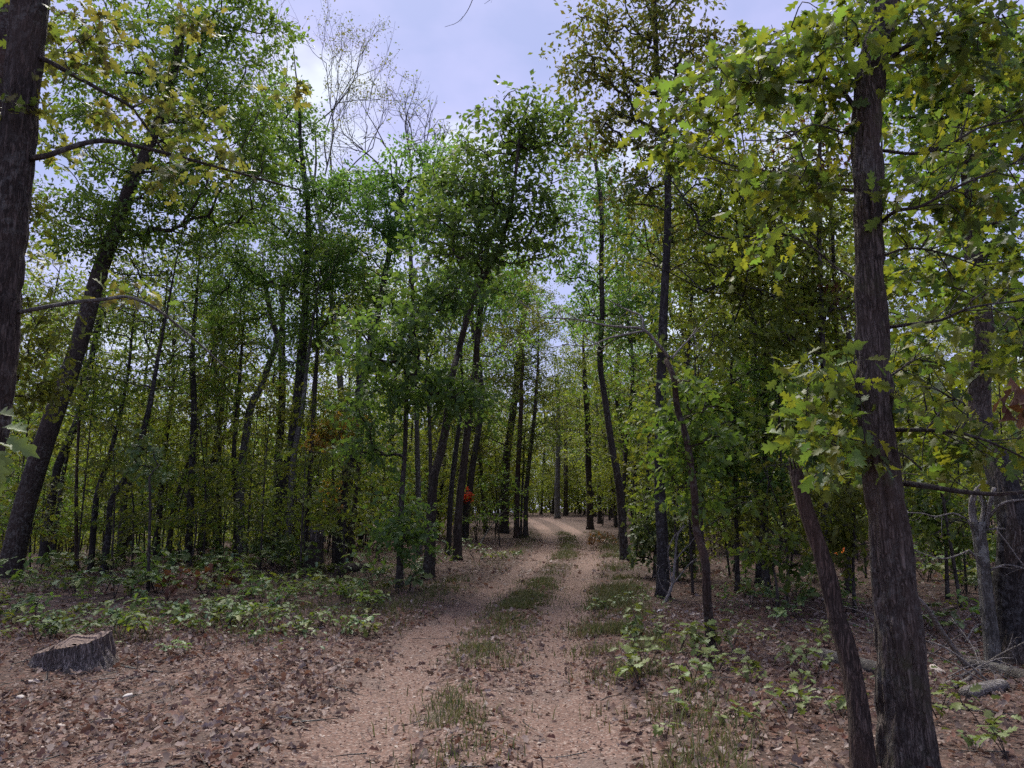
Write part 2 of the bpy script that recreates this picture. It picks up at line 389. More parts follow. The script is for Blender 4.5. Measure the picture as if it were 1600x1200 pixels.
def ground_mat():
    m, t = new_mat('forest_floor'); b = NB(t)
    geo = b.n('ShaderNodeNewGeometry'); pos = geo.outputs['Position']
    at = b.n('ShaderNodeAttribute', attribute_name='sand')
    wob = b.n('ShaderNodeTexNoise', {'Vector': pos, 'Scale': 9., 'Detail': 3})
    wv = b.n('ShaderNodeVectorMath', {0: wob.outputs['Color'], 'Scale': .12}, operation='SCALE')
    vv = b.n('ShaderNodeVectorMath', {0: pos, 1: wv.outputs[0]}, operation='ADD').outputs[0]
    vo = b.n('ShaderNodeTexVoronoi', {'Vector': vv, 'Scale': 17.})
    ve = b.n('ShaderNodeTexVoronoi', {'Vector': vv, 'Scale': 17.}, feature='DISTANCE_TO_EDGE')
    r = b.n('ShaderNodeSeparateColor', {0: vo.outputs['Color']})
    lit = b.ramp(r.outputs[0], [(0, (.040, .028, .023)), (.25, (.090, .052, .040)), (.45, (.060, .038, .031)), (.62, (.13, .082, .064)), (.8, (.11, .050, .034)), (.92, (.18, .125, .10)), (1, (.07, .050, .045))])
    lit = b.mix(b.ramp(ve.outputs[0], [(0, (1, 1, 1)), (.07, (0, 0, 0))]), lit, (.035, .027, .024))
    lit = b.mix(b.math('MULTIPLY', b.noise(pos, .8, 3), .6), lit, (.055, .038, .030))
    # sand and grit of the track
    g1 = b.n('ShaderNodeTexVoronoi', {'Vector': pos, 'Scale': 62.}); g1c = b.n('ShaderNodeSeparateColor', {0: g1.outputs['Color']})
    sa = b.ramp(g1c.outputs[0], [(0, (.075, .052, .044)), (.4, (.132, .078, .060)), (.75, (.172, .100, .076)), (1, (.31, .25, .215))])
    sa = b.mix(b.math('MULTIPLY', b.noise(pos, 3.1, 5, .65), .75), sa, (.105, .068, .055))
    sa = b.mix(b.ramp(b.noise(pos, 1.1, 4, .6), [(.55, (0, 0, 0)), (.75, (1, 1, 1))]), sa, (.10, .078, .068))
    msk = b.math('ADD', at.outputs['Fac'], b.math('MULTIPLY', b.math('SUBTRACT', b.noise(pos, 5.5, 5, .7), .5), 1.3))
    msk = b.ramp(msk, [(.36, (0, 0, 0)), (.62, (1, 1, 1))])
    c = b.mix(msk, lit, sa)
    h = b.mix(msk, b.math('ADD', vo.outputs['Distance'], b.math('MULTIPLY', r.outputs[1], 1.2)), b.math('MULTIPLY', g1.outputs['Distance'], .5))
    hh = b.math('ADD', h, b.math('MULTIPLY', b.noise(pos, 30, 4), .5))
    bp = b.n('ShaderNodeBump', {'Strength': .8, 'Distance': .02, 'Height': hh})
    p = b.n('ShaderNodeBsdfPrincipled', {'Base Color': c, 'Roughness': .92, 'Specular IOR Level': .2, 'Normal': bp.outputs[0]})
    b.n('ShaderNodeOutputMaterial', {0: p.outputs[0]}); return m
FLOOR = ground_mat()

# ------------------------------------------------------------------ ground and track
def grid_obj(name, X, Y, Z, sand):
    ny, nx = X.shape; a = Acc()
    i = np.arange(ny - 1)[:, None] * nx; j = np.arange(nx - 1)[None, :]
    a.add(np.stack([X, Y, Z], -1).reshape(-1, 3), np.stack([i + j, i + j + 1, i + nx + j + 1, i + nx + j], -1).reshape(-1, 4))
    me = a.mesh(name, FLOOR)
    at = me.attributes.new('sand', 'FLOAT', 'POINT'); at.data.foreach_set('value', sand.astype(np.float32).ravel())
    o = obj(name, me); o['kind'] = 'structure'; return o
def sand_mask(x, y):
    s = lat(x, y); a = np.abs(s)
    onroad = 1 - sst(T_END - 3, T_END, y)
    rut = np.exp(-((a - .74) / .42) ** 4) * (.95 - .35 * (s < 0) * sst(9.5, 13, y) * (1 - sst(14, 17, y)))
    near = .55 * (1 - sst(1.15, 2.1, a)) * (1 - sst(8, 13, y))
    mid = .40 * (1 - sst(.9, 1.3, a)) * (1 - sst(30, 50, y)) 
    m = np.maximum(np.maximum(rut, near), mid) * onroad
    spill = .44 * sst(-6.5, -2, x) * (1 - sst(7.5, 10.5, y)) + .4 * sst(-5, -3, x) * (1 - sst(11, 14, y)) * sst(1.2, 1.6, -s)
    spill = np.maximum(spill, .5 * np.exp(-((x - 2.0) / .9) ** 2 - ((y - 6.6) / .9) ** 2))
    return np.maximum(m, spill * fbm(x * 1.3, y * 1.3, 5.) * 1.5)
u = np.linspace(-1, 1, 341); xs = 3.2 * np.sinh(4.55 * u) + 1.0
v = np.linspace(0, 1, 420); ys = np.where(v < .05, -14 + v / .05 * 16, 2 + 6.5 * np.sinh(4.25 * (v - .05) / .95))
X, Y = np.meshgrid(xs, ys)
ss = lat(X, Y)
Z = ground_z(X, Y) - .07 * (1 - sst(1.7, 2.0, np.abs(ss))) * (1 - sst(T_END - 1.5, T_END, Y)) * sst(-11, -9, Y)
grid_obj('ground', X, Y, Z, sand_mask(X, Y))
tv = np.concatenate([np.arange(-9, 3, .5), np.arange(3, 14, .075), np.arange(14, 30, .2), np.arange(30, T_END - 1, .5)])
su = np.linspace(-2.05, 2.05, 58)
SX, TY = np.meshgrid(su, tv)
cxx = np.interp(TY, _cy, _cx); sl = np.interp(TY, _cy, _slope); nrm = 1 / np.sqrt(1 + sl * sl)
X = cxx + SX * nrm; Y = TY - SX * sl * nrm
Z = ground_z(X, Y) + .006 - .03 * sst(1.85, 2.05, np.abs(SX))
grid_obj('dirt_track', X, Y, Z, sand_mask(X, Y))

# ------------------------------------------------------------------ trees
def connect(rng, trunk, C):
    """parent of every clump: a point of the trunk below it or a clump nearer the trunk"""
    nt_ = len(trunk); d = np.linalg.norm(C[:, None] - trunk[None], axis=2)
    order = np.argsort(d.min(1)); nodes = list(trunk); par = {}; nodes = np.vstack([trunk, C]); dn = np.concatenate([np.zeros(nt_), d.min(1)])
    done = list(range(nt_))
    for c in order:
        q = nodes[done]; df = C[c] - q; L_ = np.linalg.norm(df, axis=1)
        cost = L_ + .9 * np.maximum(0, .25 * L_ - df[:, 2]) + .12 * dn[done]
        p = done[int(np.argmin(cost))]; par[nt_ + c] = p; done.append(nt_ + c)
    cnt = np.ones(len(nodes))
    for c in order[::-1]:
        p = par[nt_ + c]
        if p >= nt_: cnt[p] += cnt[nt_ + c]
    return nodes, par, cnt
def limbs(acc, rng, trunk, C, rscale=1.0, sides=5, rmin=.006, rmax=1):
    nodes, par, cnt = connect(rng, trunk, C)
    for c, p in par.items():
        a, b = nodes[p], nodes[c]; L_ = np.linalg.norm(b - a)
        m1 = a + (b - a) * .35 + rng.normal(size=3) * .07 * L_; m1[2] += .03 * L_; m2 = a + (b - a) * .7 + rng.normal(size=3) * .07 * L_ ; m2[2] += .05 * L_
        r0 = min(rmax, rmin + .0075 * rscale * math.sqrt(cnt[c]) * 1.1); r1 = r0 * .6
        pts, rr = resample([a, m1, m2, b], [r0, r0 * .85, r0 * .75, r1], max(.12, L_ / 6))
        tube(acc, pts, rr, sides, cap=False)
def blob_points(rng, c, r, n):
    d = unit(rng.normal(size=(n, 3))); q = rng.random(n) ** .36
    return np.asarray(c) + d * q[:, None] * np.asarray(r)
LEAF_T = {'sim': SIM, 'lob': LOB, 'oak': OAK, 'med': MEDL}
def tree(name, label, path, w0, w1, blobs=None, H=None, leaf='mid', tmpl='sim', size=.11, nper=70, rc=.55, dens=1.0, bark='dark', Y=None,
         group=None, cat='tree', sides=10, autor=1.6, nblob=5, low=.5, seed=None, flare=.5, lump=.08, extra=None, mixleaf=None, bare=False):
    rng = np.random.default_rng(seed if seed is not None else abs(int(path[0][0] * 13 + path[0][1])))
    b = hit(*path[0]) if Y is None else P(path[0][0], path[0][1], Y)
    Yb = b[1]; b[2] = float(ground_z(b[0], b[1]))
    pts = [P(px, py, Yb) for px, py in path]; pts[0] = b - np.array([0, 0, .12])
    for i in range(2, len(pts)): pts[i][1] += rng.normal() * .12
    m = mpp(Yb); hi = P(path[-1][0], path[-1][1], Yb)[2]
    rad = list(np.interp(np.linspace(0, 1, len(pts)), [0, 1], [w0 * m / 2, w1 * m / 2]))
    if H and H > hi + .6:
        dr = unit(pts[-1] - pts[-2]) * .6 + np.array([0, 0, .6]); p = pts[-1].copy(); k = 4
        for i in range(k):
            p = p + dr / dr[2] * (H - hi) / k; dr = dr * np.array([.8, .8, 1]) + np.array([rng.normal() * .06, rng.normal() * .06, 0])
            pts.append(p.copy()); rad.append(max(.012, w1 * m / 2 * (1 - (i + 1) / (k + .4))))
    tp, tr = resample(pts, rad, .3 if sides <= 12 else .05)
    rt = root(name, label, cat, b, group)
    acc = Acc(); tube(acc, tp, tr, sides, lump=lump, seed=path[0][0] * .37, flare=flare, bark=(.011 if sides > 30 else 0))
    C = []
    top = tp[-1]
    if blobs:
        for (px, py, rx, ry, n) in blobs:
            mm = mpp(Yb, py); c = P(px, py, Yb + rng.normal() * .4)
            C.append(blob_points(rng, c, (rx * mm, (rx + ry) * .5 * mm, ry * mm), max(1, int(n * dens))))
    elif not bare:
        zs = np.linspace(low, 1.0, nblob)
        for z in zs:
            i = min(len(tp) - 1, int(z * len(tp))); r = autor * (1.15 - .6 * abs(z - .7)) * rng.uniform(.75, 1.15)
            c = tp[i] + np.array([rng.normal() * r * .5, rng.normal() * r * .5, .2])
            C.append(blob_points(rng, c, (r, r, r * .62), max(2, int(12 * dens * (r / 1.6) ** 2))))
    if C:
        C = np.vstack(C)
        hz = C[:, 2] > ground_z(C[:, 0], C[:, 1]) + .25; C = C[hz]
        lo = max(2, int(len(tp) * .12)); limbs(acc, rng, tp[lo:], C, sides=4 if sides <= 12 else 6, rmax=tr.max() * .5)
        pos, rot, sc = clump_leaves(rng, C, rc * rng.uniform(.7, 1.3, len(C)), nper, size)
        la = Acc(); scatter(la, LEAF_T[tmpl], pos, rot, sc, rng)
        if extra is not None: extra(rng, rt, b)
        obj('crown', la.mesh('crown', LM[leaf], smooth=False, origin=b), rt)
    obj('trunk', acc.mesh('trunk', BM[bark], origin=b), rt)
    return rt, tp, tr, b

exec_trees = []
T = tree
# --- the tall and near ones, left to right (pixel paths of the photograph give their bearings; depth comes from where they stand)
T('oak_tree', 'thick reddish-brown trunk leaning right at the far left, forked at its top', [(12, 902), (46, 765), (84, 655), (118, 545), (150, 420), (189, 331), (210, 295), (235, 220), (262, 130), (285, 40)],
  33, 13, flare=.25, blobs=[(140, 350, 110, 55, 36), (215, 235, 140, 100, 62), (330, 140, 130, 110, 72), (240, 60, 140, 80, 60), (120, 130, 70, 80, 26), (300, 330, 110, 70, 40), (400, 30, 70, 60, 26), (400, 240, 60, 90, 30)], leaf='mid', size=.13, nper=78, bark='brown', lump=.1, sides=12)
T('forest_tree', 'dark slim trunk leaning right close behind the thick leaning oak', [(66, 880), (85, 758), (96, 719), (113, 665), (133, 614), (146, 560), (160, 480)], 13, 9, H=9, leaf='mid', nper=90, bark='black', autor=1.5, low=.45)
T('forest_tree', 'thin black stem right beside the dark leaning trunk at left', [(82, 872), (92, 790), (98, 735), (118, 640)], 8, 5, H=7.5, leaf='light', bark='black', autor=1.1)
T('sapling', 'straight reddish pole stem between the leaning trunks at left', [(121, 889), (119, 781), (122, 730), (126, 640)], 6, 4, H=7, leaf='mid', bark='red', autor=1.1)
T('forest_tree', 'slim black tree forking into two stems left of the dark leaning pair', [(142, 893), (150, 781), (167, 719), (190, 640)], 9, 6, H=8.5, leaf='mid', bark='black', autor=1.5)
T('forest_tree', 'black trunk slanting right, second of the slanting group at left', [(161, 895), (170, 827), (181, 781), (204, 727), (235, 640)], 10, 7, H=8.8, leaf='mid', bark='black', autor=1.5)
T('forest_tree', 'dark trunk with brown base, last of the slanting group at left', [(188, 880), (195, 770), (210, 719), (228, 640)], 12, 8, H=9, leaf='rust', bark='dark', autor=1.6)
T('sapling', 'thin whippy sapling standing alone in front of the left woods', [(232, 926), (233, 850), (235, 790), (233, 745)], 5, 3, blobs=[(235, 735, 26, 22, 7), (225, 690, 24, 18, 5)], nper=34, rc=.35, size=.12, tmpl='lob', leaf='plant', bark='dark')
T('forest_tree', 'dark straight tree behind the lone thin sapling at left', [(243, 868), (250, 790), (256, 727), (262, 640)], 10, 7, H=9, leaf='mid', bark='black', autor=1.6)
T('forest_tree', 'brown slanted stem with a pale broken side branch near the left centre', [(262, 868), (272, 793), (289, 742), (303, 690)], 9, 6, H=8, leaf='light', bark='brown', autor=1.4)
T('forest_tree', 'very straight dark trunk with clear stem in the left woods', [(295, 879), (299, 750), (300, 640), (300, 580)], 11, 9, H=9.8, leaf='dark', bark='black', autor=1.7, low=.55)
T('sapling', 'thin crooked stem just right of the very straight dark trunk', [(314, 869), (320, 784), (326, 736)], 5, 3, H=5.5, leaf='light', bark='dark', autor=1.0)
T('forest_tree', 'straight grey-brown trunk between the crooked stem and the curved grey tree', [(342, 862), (342, 727), (340, 671), (338, 560)], 9, 7, H=10, leaf='mid', bark='dark', autor=1.6, low=.55)
T('forest_tree', 'dark stem standing close against the curved grey tree on its left', [(368, 869), (369, 790), (369, 713), (372, 620)], 9, 7, H=9, leaf='mid', bark='dark', autor=1.4)
T('forest_tree', 'light grey tree whose stem curves right then forks upright', [(379, 870), (375, 770), (378, 699), (393, 637), (408, 603), (422, 562), (432, 528), (424, 500), (415, 440)], 14, 8, H=9.8, leaf='dark', bark='grey', autor=1.5, low=.7, blobs=[(400, 430, 60, 50, 26), (360, 500, 60, 40, 20), (440, 370, 60, 50, 22)], nper=75)
T('sapling', 'very thin pale pole right of the curved grey tree', [(411, 840), (410, 760), (408, 671), (405, 600)], 4, 3, H=7, leaf='light', bark='pale', autor=.8)
T('forest_tree', 'mossy dark trunk directly behind the tall black trunk', [(433, 862), (433, 756), (439, 636), (442, 540)], 14, 11, H=11, leaf='mid', bark='dark', autor=1.8, low=.6)
T('oak_tree', 'tall black-barked tree with the thickest dark trunk of the left woods', [(432, 875), (444, 770), (456, 693), (467, 628), (472, 552), (474, 501), (478, 440), (482, 330), (470, 230)], 22, 7, H=16.5,
  blobs=[(455, 170, 45, 60, 22), (500, 300, 40, 40, 14), (400, 350, 90, 70, 46), (490, 420, 70, 60, 32), (440, 250, 70, 80, 34), (540, 330, 60, 60, 26), (350, 440, 80, 50, 24), (480, 520, 50, 40, 12)], leaf='dark', size=.13, nper=80, bark='black')
T('forest_tree', 'grey lit stem leaning against the tall black trunk at right', [(447, 884), (454, 784), (461, 719), (470, 640)], 11, 8, H=8.8, leaf='dark', bark='grey', autor=1.2, low=.65)
T('forest_tree', 'dark slender trunk left of the shredded grey stump', [(475, 878), (481, 798), (485, 713), (492, 600)], 9, 7, H=9.5, leaf='mid', bark='dark', autor=1.5, low=.6)
T('sapling', 'young brownish pole behind the shredded grey stump', [(497, 858), (496, 760), (495, 690)], 7, 5, H=7, leaf='light', bark='red', autor=1.1)
T('oak_tree', 'black slanting trunk rising right beside the orange-leaved sapling', [(529, 882), (532, 812), (541, 747), (552, 693), (562, 610), (569, 562), (587, 511), (597, 461), (612, 380), (630, 300)], 15, 8,
  blobs=[(600, 350, 80, 60, 40), (560, 430, 75, 55, 34), (650, 270, 70, 55, 32), (570, 290, 55, 40, 18), (680, 330, 50, 60, 20)], leaf='dark', size=.13, nper=80, bark='black')
T('forest_tree', 'slim dark stem right of the black slanting trunk', [(546, 879), (556, 770), (566, 679), (572, 590)], 8, 6, H=8, leaf='mid', bark='dark', autor=1.3)
T('young_tree', 'leafy young tree with sweeping dark green sprays left of the track', [(624, 918), (625, 870), (628, 780), (632, 690), (636, 590), (645, 480)], 11, 5,
  blobs=[(640, 600, 85, 34, 26), (605, 530, 70, 45, 26), (660, 460, 70, 45, 26), (720, 615, 60, 24, 14), (622, 835, 40, 24, 11), (590, 700, 40, 20, 7), (570, 640, 40, 30, 8), (620, 800, 30, 16, 5)], leaf='dark', tmpl='lob', size=.14, nper=46, rc=.6, bark='dark')
T('oak_tree', 'rounded dark green oak with forked trunk beside the left edge of the track', [(669, 906), (672, 857), (675, 795), (679, 745), (686, 712), (695, 670), (702, 630), (709, 582), (715, 549), (729, 501), (746, 451), (763, 420), (780, 390), (800, 320), (812, 220)], 17, 5,
  blobs=[(812, 185, 55, 48, 22), (765, 225, 50, 42, 20), (850, 245, 50, 60, 20), (725, 290, 70, 45, 28), (795, 320, 85, 50, 32), (700, 370, 75, 45, 30), (840, 370, 60, 45, 24), (760, 400, 70, 36, 20), (880, 200, 22, 40, 10)], leaf='dark', size=.165, nper=42, bark='brown', rc=.65)
T('forest_tree', 'narrow stem growing against the forked oak on its left side', [(668, 880), (672, 790), (672, 687), (668, 600)], 7, 5, H=8, leaf='dark', bark='dark', autor=1.2)
T('forest_tree', 'jet black trunk in the gap right of the forked oak', [(700, 867), (705, 770), (712, 710), (718, 660)], 9, 7, H=9, leaf='mid', bark='black', autor=1.4, low=.65)
T('oak_tree', 'brown straight oak trunk right of the jet black trunk', [(714, 875), (717, 795), (724, 732), (731, 670), (738, 610), (743, 569), (746, 535), (751, 484), (756, 434), (765, 360)], 13, 8,
  blobs=[(770, 420, 60, 50, 22), (720, 460, 60, 40, 18), (800, 470, 40, 40, 12), (750, 330, 60, 50, 20)], leaf='dark', size=.12, nper=80, bark='brown')
rtred, *_ = T('sapling', 'thin pole sapling carrying one bright red cluster of leaves', [(725, 846), (725, 800), (727, 770)], 5, 3, blobs=[(730, 776, 9, 7, 6)], nper=30, rc=.22, size=.13, tmpl='lob', leaf='red', bark='black')
T('oak_tree', 'large dark trunk at the inner left bend of the track', [(787, 832), (789, 770), (791, 720), (796, 680), (807, 602), (817, 501), (827, 444)], 15, 8, H=13.5, leaf='mid', bark='brown', autor=2.4, nblob=7, low=.5, dens=1.4, nper=90, size=.12)
T('forest_tree', 'reddish trunk, thickest of the cluster right at the bend', [(807, 841), (808, 782), (810, 720), (814, 640)], 9, 7, H=11, leaf='rust', bark='red', autor=1.7, low=.4)
T('sapling', 'thinnest pole in the middle of the stem cluster at the bend', [(814, 841), (815, 790), (818, 730)], 4, 3, H=6, leaf='rust', bark='brown', autor=.9)
T('forest_tree', 'dark trunk on the track side of the stem cluster at the bend', [(821, 841), (822, 782), (827, 720), (836, 640)], 8, 6, H=10, leaf='rust', bark='dark', autor=1.6, low=.4)
T('forest_tree', 'pale grey trunk standing where the track disappears', [(871, 811), (871, 760), (872, 720), (872, 640)], 9, 7, H=12, leaf='light', bark='grey', autor=2.2, low=.45)
T('forest_tree', 'dark trunk right behind the pale grey trunk past the bend', [(884, 806), (884, 740), (884, 660)], 7, 6, H=11, leaf='light', bark='red', autor=2.0, low=.4)
T('forest_tree', 'straight mossy trunk on the far right side of the bend', [(922, 829), (921, 770), (919, 720), (918, 670), (914, 600)], 11, 8, H=12, leaf='light', bark='brown', autor=1.9, low=.4)
T('forest_tree', 'slim dark trunk just right of the straight mossy trunk', [(937, 818), (936, 760), (934, 690)], 7, 6, H=11, leaf='light', bark='dark', autor=1.8, low=.45)
T('oak_tree', 'tall tree leaning left over the track from its right edge', [(976, 877), (970, 782), (962, 732), (955, 694), (945, 619), (938, 562), (940, 484), (940, 417), (938, 330), (930, 240)], 13, 6,
  blobs=[(940, 330, 55, 60, 22), (905, 410, 45, 40, 14), (970, 440, 50, 50, 18), (925, 250, 45, 50, 14), (985, 360, 45, 50, 14), (880, 320, 35, 30, 8), (960, 520, 60, 40, 16), (900, 480, 40, 36, 10), (1010, 470, 40, 40, 12)], leaf='dark', size=.13, nper=75, bark='dark')
T('oak_tree', 'tall lichen-flecked dark trunk with blackened base right of the track', [(1036, 934), (1035, 845), (1030, 771), (1030, 636), (1033, 552), (1036, 467), (1042, 370), (1040, 250), (1030, 120), (1020, -20), (1015, -140)], 20, 7,
  blobs=[(920, 70, 45, 60, 20), (1000, 20, 70, 60, 30), (985, 130, 55, 60, 26), (1070, 90, 60, 90, 34), (950, 205, 60, 40, 24), (1040, 220, 60, 60, 28), (1075, 330, 50, 70, 22), (990, 300, 45, 40, 16), (1060, -60, 120, 50, 30), (905, 130, 25, 30, 7)], leaf='rust', size=.115, nper=46, rc=.48, bark='black')
T('young_tree', 'leafy green sapling in front of the blackened tree base', [(1022, 905), (1024, 860), (1030, 815)], 5, 3, blobs=[(1040, 825, 34, 26, 12), (1005, 835, 26, 20, 8), (1060, 870, 24, 24, 7), (1010, 870, 22, 20, 6)], nper=34, rc=.32, size=.13, tmpl='lob', leaf='plant', bark='dark')
T('forest_tree', 'dark double trunk standing straight behind the right-hand understorey', [(1186, 915), (1185, 771), (1182, 640), (1180, 535)], 11, 8, H=10.5, leaf='light', bark='black', autor=1.9, low=.55, dens=1.3, nper=85)
T('forest_tree', 'second dark trunk close beside the straight double trunk', [(1197, 918), (1195, 771), (1192, 640)], 11, 8, H=9.5, leaf='mid', bark='black', autor=1.6, low=.55)
T('oak_tree', 'tall autumn tree with rusty brown patches behind the big right trunk', [(1290, 930), (1288, 800), (1284, 600), (1282, 400), (1280, 250), (1278, 120)], 12, 5,
  blobs=[(1180, 310, 90, 80, 44), (1140, 430, 80, 60, 34), (1240, 400, 80, 80, 40), (1300, 300, 60, 70, 20), (1200, 520, 90, 50, 34), (1290, 480, 60, 60, 24), (1420, 420, 60, 90, 24), (1410, 250, 50, 80, 18)], leaf='light', size=.13, nper=48, bark='dark')
T('oak_tree', 'half dead tree with dry red-brown leaves near the top right', [(1325, 925), (1322, 750), (1310, 500), (1292, 300), (1284, 160)], 10, 4, blobs=[(1275, 190, 26, 60, 12), (1300, 260, 22, 30, 6), (1245, 250, 26, 34, 8), (1285, 470, 30, 26, 8)], leaf='brown', size=.11, nper=46, bark='dark')
ch_, ctp, ctr, cb_ = T('oak_tree', 'stout grey-brown tree at the right edge with charred base', [(1588, 1040), (1576, 940), (1562, 800), (1545, 640), (1530, 520), (1518, 420), (1506, 260), (1500, 120), (1500, -20)], 46, 18, sides=40,
  blobs=[(1560, 330, 60, 90, 16), (1590, 480, 50, 50, 12), (1480, 200, 60, 80, 14), (1540, 90, 80, 70, 18), (1420, 130, 50, 60, 12), (1590, 200, 50, 60, 10)], leaf='mid', tmpl='lob', size=.11, nper=60, rc=.45, bark='oak')
_i = int(np.argmax(ctp[:, 2] > cb_[2] + 2.1)); _a = Acc(); tube(_a, ctp[:_i], ctr[:_i] * np.linspace(1.10, 1.02, _i), 40, lump=.1, seed=8.8, flare=.5, bark=.014); _o = obj('charred_base', _a.mesh('charred_base', BM['black'], origin=cb_), ch_); _o['label'] = 'blackened charred lower trunk'
T('oak_tree', 'slender tree with yellowish crown between blackened trunk and rough red trunk', [(1082, 895), (1080, 780), (1076, 640), (1080, 520), (1085, 420)], 9, 5, blobs=[(1085, 400, 60, 60, 26), (1060, 500, 50, 40, 16), (1120, 500, 50, 50, 18), (1090, 600, 50, 40, 12), (1150, 380, 40, 50, 12)], leaf='light', size=.12, nper=52, bark='dark')
# understorey to the right
T('young_tree', 'dense young tree with grey-green leaf sprays right of the rough red trunk', [(1152, 925), (1150, 800), (1145, 650), (1140, 560)], 8, 4, blobs=[(1130, 640, 70, 40, 26), (1180, 590, 60, 40, 20), (1200, 680, 60, 40, 20), (1120, 720, 50, 34, 16), (1190, 760, 60, 30, 16), (1090, 600, 30, 40, 8)], nper=48, rc=.5, size=.12, tmpl='lob', leaf='mid', bark='dark')
T('young_tree', 'low spreading sapling with a flat spray of leaves toward the leaning snag', [(1215, 965), (1214, 920), (1213, 885)], 5, 3, blobs=[(1225, 878, 44, 7, 8), (1180, 862, 34, 8, 5), (1220, 840, 30, 18, 4)], nper=16, rc=.28, size=.13, tmpl='lob', leaf='mid', bark='dark')
T('young_tree', 'bushy green sapling in the shade left of the big right trunk', [(1335, 960), (1333, 880), (1330, 800)], 6, 3, blobs=[(1320, 830, 40, 40, 12), (1290, 780, 36, 30, 9), (1340, 740, 40, 40, 9)], nper=36, rc=.36, size=.12, tmpl='lob', leaf='light', bark='dark')
T('young_tree', 'shaded sapling behind the pale broken stem at right', [(1480, 935), (1478, 850), (1475, 780)], 6, 3, blobs=[(1470, 800, 46, 40, 14), (1500, 850, 40, 24, 8), (1570, 850, 40, 40, 12), (1440, 760, 36, 30, 8)], nper=38, rc=.36, size=.12, tmpl='lob', leaf='mid', bark='dark')
T('young_tree', 'orange and tan leaved sapling beside the black slanting trunk', [(521, 884), (521, 800), (523, 730), (522, 690)], 5, 3, blobs=[(522, 672, 24, 20, 10), (500, 690, 18, 12, 5), (540, 650, 16, 14, 5), (528, 770, 10, 16, 4)], nper=34, rc=.4, size=.14, tmpl='lob', leaf='orange', bark='brown')
T('young_tree', 'spreading sapling with yellowing leaves beside the tall black trunk base', [(425, 888), (426, 862), (427, 846)], 5, 3, blobs=[(420, 842, 24, 12, 8), (445, 848, 16, 9, 5), (405, 858, 16, 8, 4)], nper=26, rc=.3, size=.15, tmpl='lob', leaf='pale', bark='brown')



# ------------------------------------------------------------------ hand-placed woody things
def PP(path, Y0):                          # (px, py[, dY]) -> points
    return [P(q[0], q[1], Y0 + (q[2] if len(q) > 2 else 0)) for q in path]
def stick(acc, pts, r0, r1, sides=6, step=.08, lump=.12, **k):
    p, r = resample(pts, np.linspace(r0, r1, len(pts)), step); tube(acc, p, r, sides, lump=lump, **k)
def twigs(acc, rng, pts, n, length, r, spread=.7, up=.1):
    """fine side twigs along a branch; returns their ends"""
    pts = np.asarray(pts, float); ends = []
    for _ in range(n):
        t = rng.uniform(.25, 1) * (len(pts) - 1); i = min(len(pts) - 2, int(t)); a = pts[i] + (pts[i + 1] - pts[i]) * (t - i)
        d = unit(unit(pts[i + 1] - pts[i]) + rng.normal(size=3) * spread + np.array([0, 0, up])); l = length * rng.uniform(.5, 1.2)
        m = a + d * l * .5 + rng.normal(size=3) * .08 * l; e_ = a + d * l + rng.normal(size=3) * .1 * l
        stick(acc, [a, m, e_], r, r * .35, 4, .1, 0, cap=False); ends.append(e_)
    return np.array(ends)

def bare_crown(acc, rng, p, d, l, r, depth, tips):
    e_ = p + d * l; m_ = p + d * l * .5 + rng.normal(size=3) * .05 * l
    stick(acc, [p, m_, e_], r, r * .68, 5, .25, 0, cap=False)
    if depth == 0: tips.append(e_); return
    for k in range(2 if rng.random() < .45 else 3):
        q = rng.uniform(.55, 1) if k else 1.0; nd = unit(d + rng.normal(size=3) * .42 + np.array([0, 0, .18])); bare_crown(acc, rng, p + d * l * q, nd, l * rng.uniform(.62, .85), r * .62, depth - 1, tips)
    if depth < 3: tips.append(e_)
def bare_tree(name, label, path, w0, w1, starts, leafn, leaf, seed, bark='grey', size=.1):
    rng = np.random.default_rng(seed); b = hit(*path[0]); b[2] = float(ground_z(b[0], b[1])); Yb = b[1]; m = mpp(Yb); pts = np.array([P(x, y, Yb) for x, y in path]); pts[0] = b - [0, 0, .1]
    rt = root(name, label, 'tree', b); a = Acc(); p, r = resample(pts, np.linspace(w0, w1, len(pts)) * m / 2, .3); tube(a, p, r, 9, lump=.1, flare=.4); obj('trunk', a.mesh('trunk', BM[bark], origin=b), rt)
    tips = []
    for k, (x0, y0, x1, y1, dp) in enumerate(starts):
        a = Acc(); s0 = P(x0, y0, Yb); v_ = P(x1, y1, Yb + rng.normal() * .6) - s0; l = np.linalg.norm(v_); bare_crown(a, rng, s0, v_ / l, l * .42, .055 * min(1, l / 3), dp, tips); obj('branch', a.mesh('branch', BM[bark], origin=b), rt)
    C = np.array(tips); C = C[rng.random(len(C)) < .85]; pos, rot, sc = clump_leaves(rng, C, .3, leafn, size, droop=.5); la = Acc(); scatter(la, SIM, pos, rot, sc, rng); obj('crown', la.mesh('crown', LM[leaf], smooth=False, origin=b), rt)
bare_tree('wispy_tree', 'thin-crowned tree with nearly bare top against the sky', [(548, 850), (540, 700), (522, 500), (505, 380), (490, 290)], 12, 7, [(492, 310, 450, 100, 5), (495, 330, 545, 110, 5), (500, 350, 590, 170, 5), (488, 300, 430, 190, 4), (490, 295, 495, 60, 5)], 7, 'rust', 601)
bare_tree('bare_topped_tree', 'tree with a bare dead twig crown left of the rounded oak', [(655, 868), (652, 700), (646, 500), (640, 380), (632, 320)], 9, 5, [(634, 330, 600, 150, 5), (632, 325, 660, 160, 5), (636, 340, 690, 200, 4)], 1, 'rust', 605)

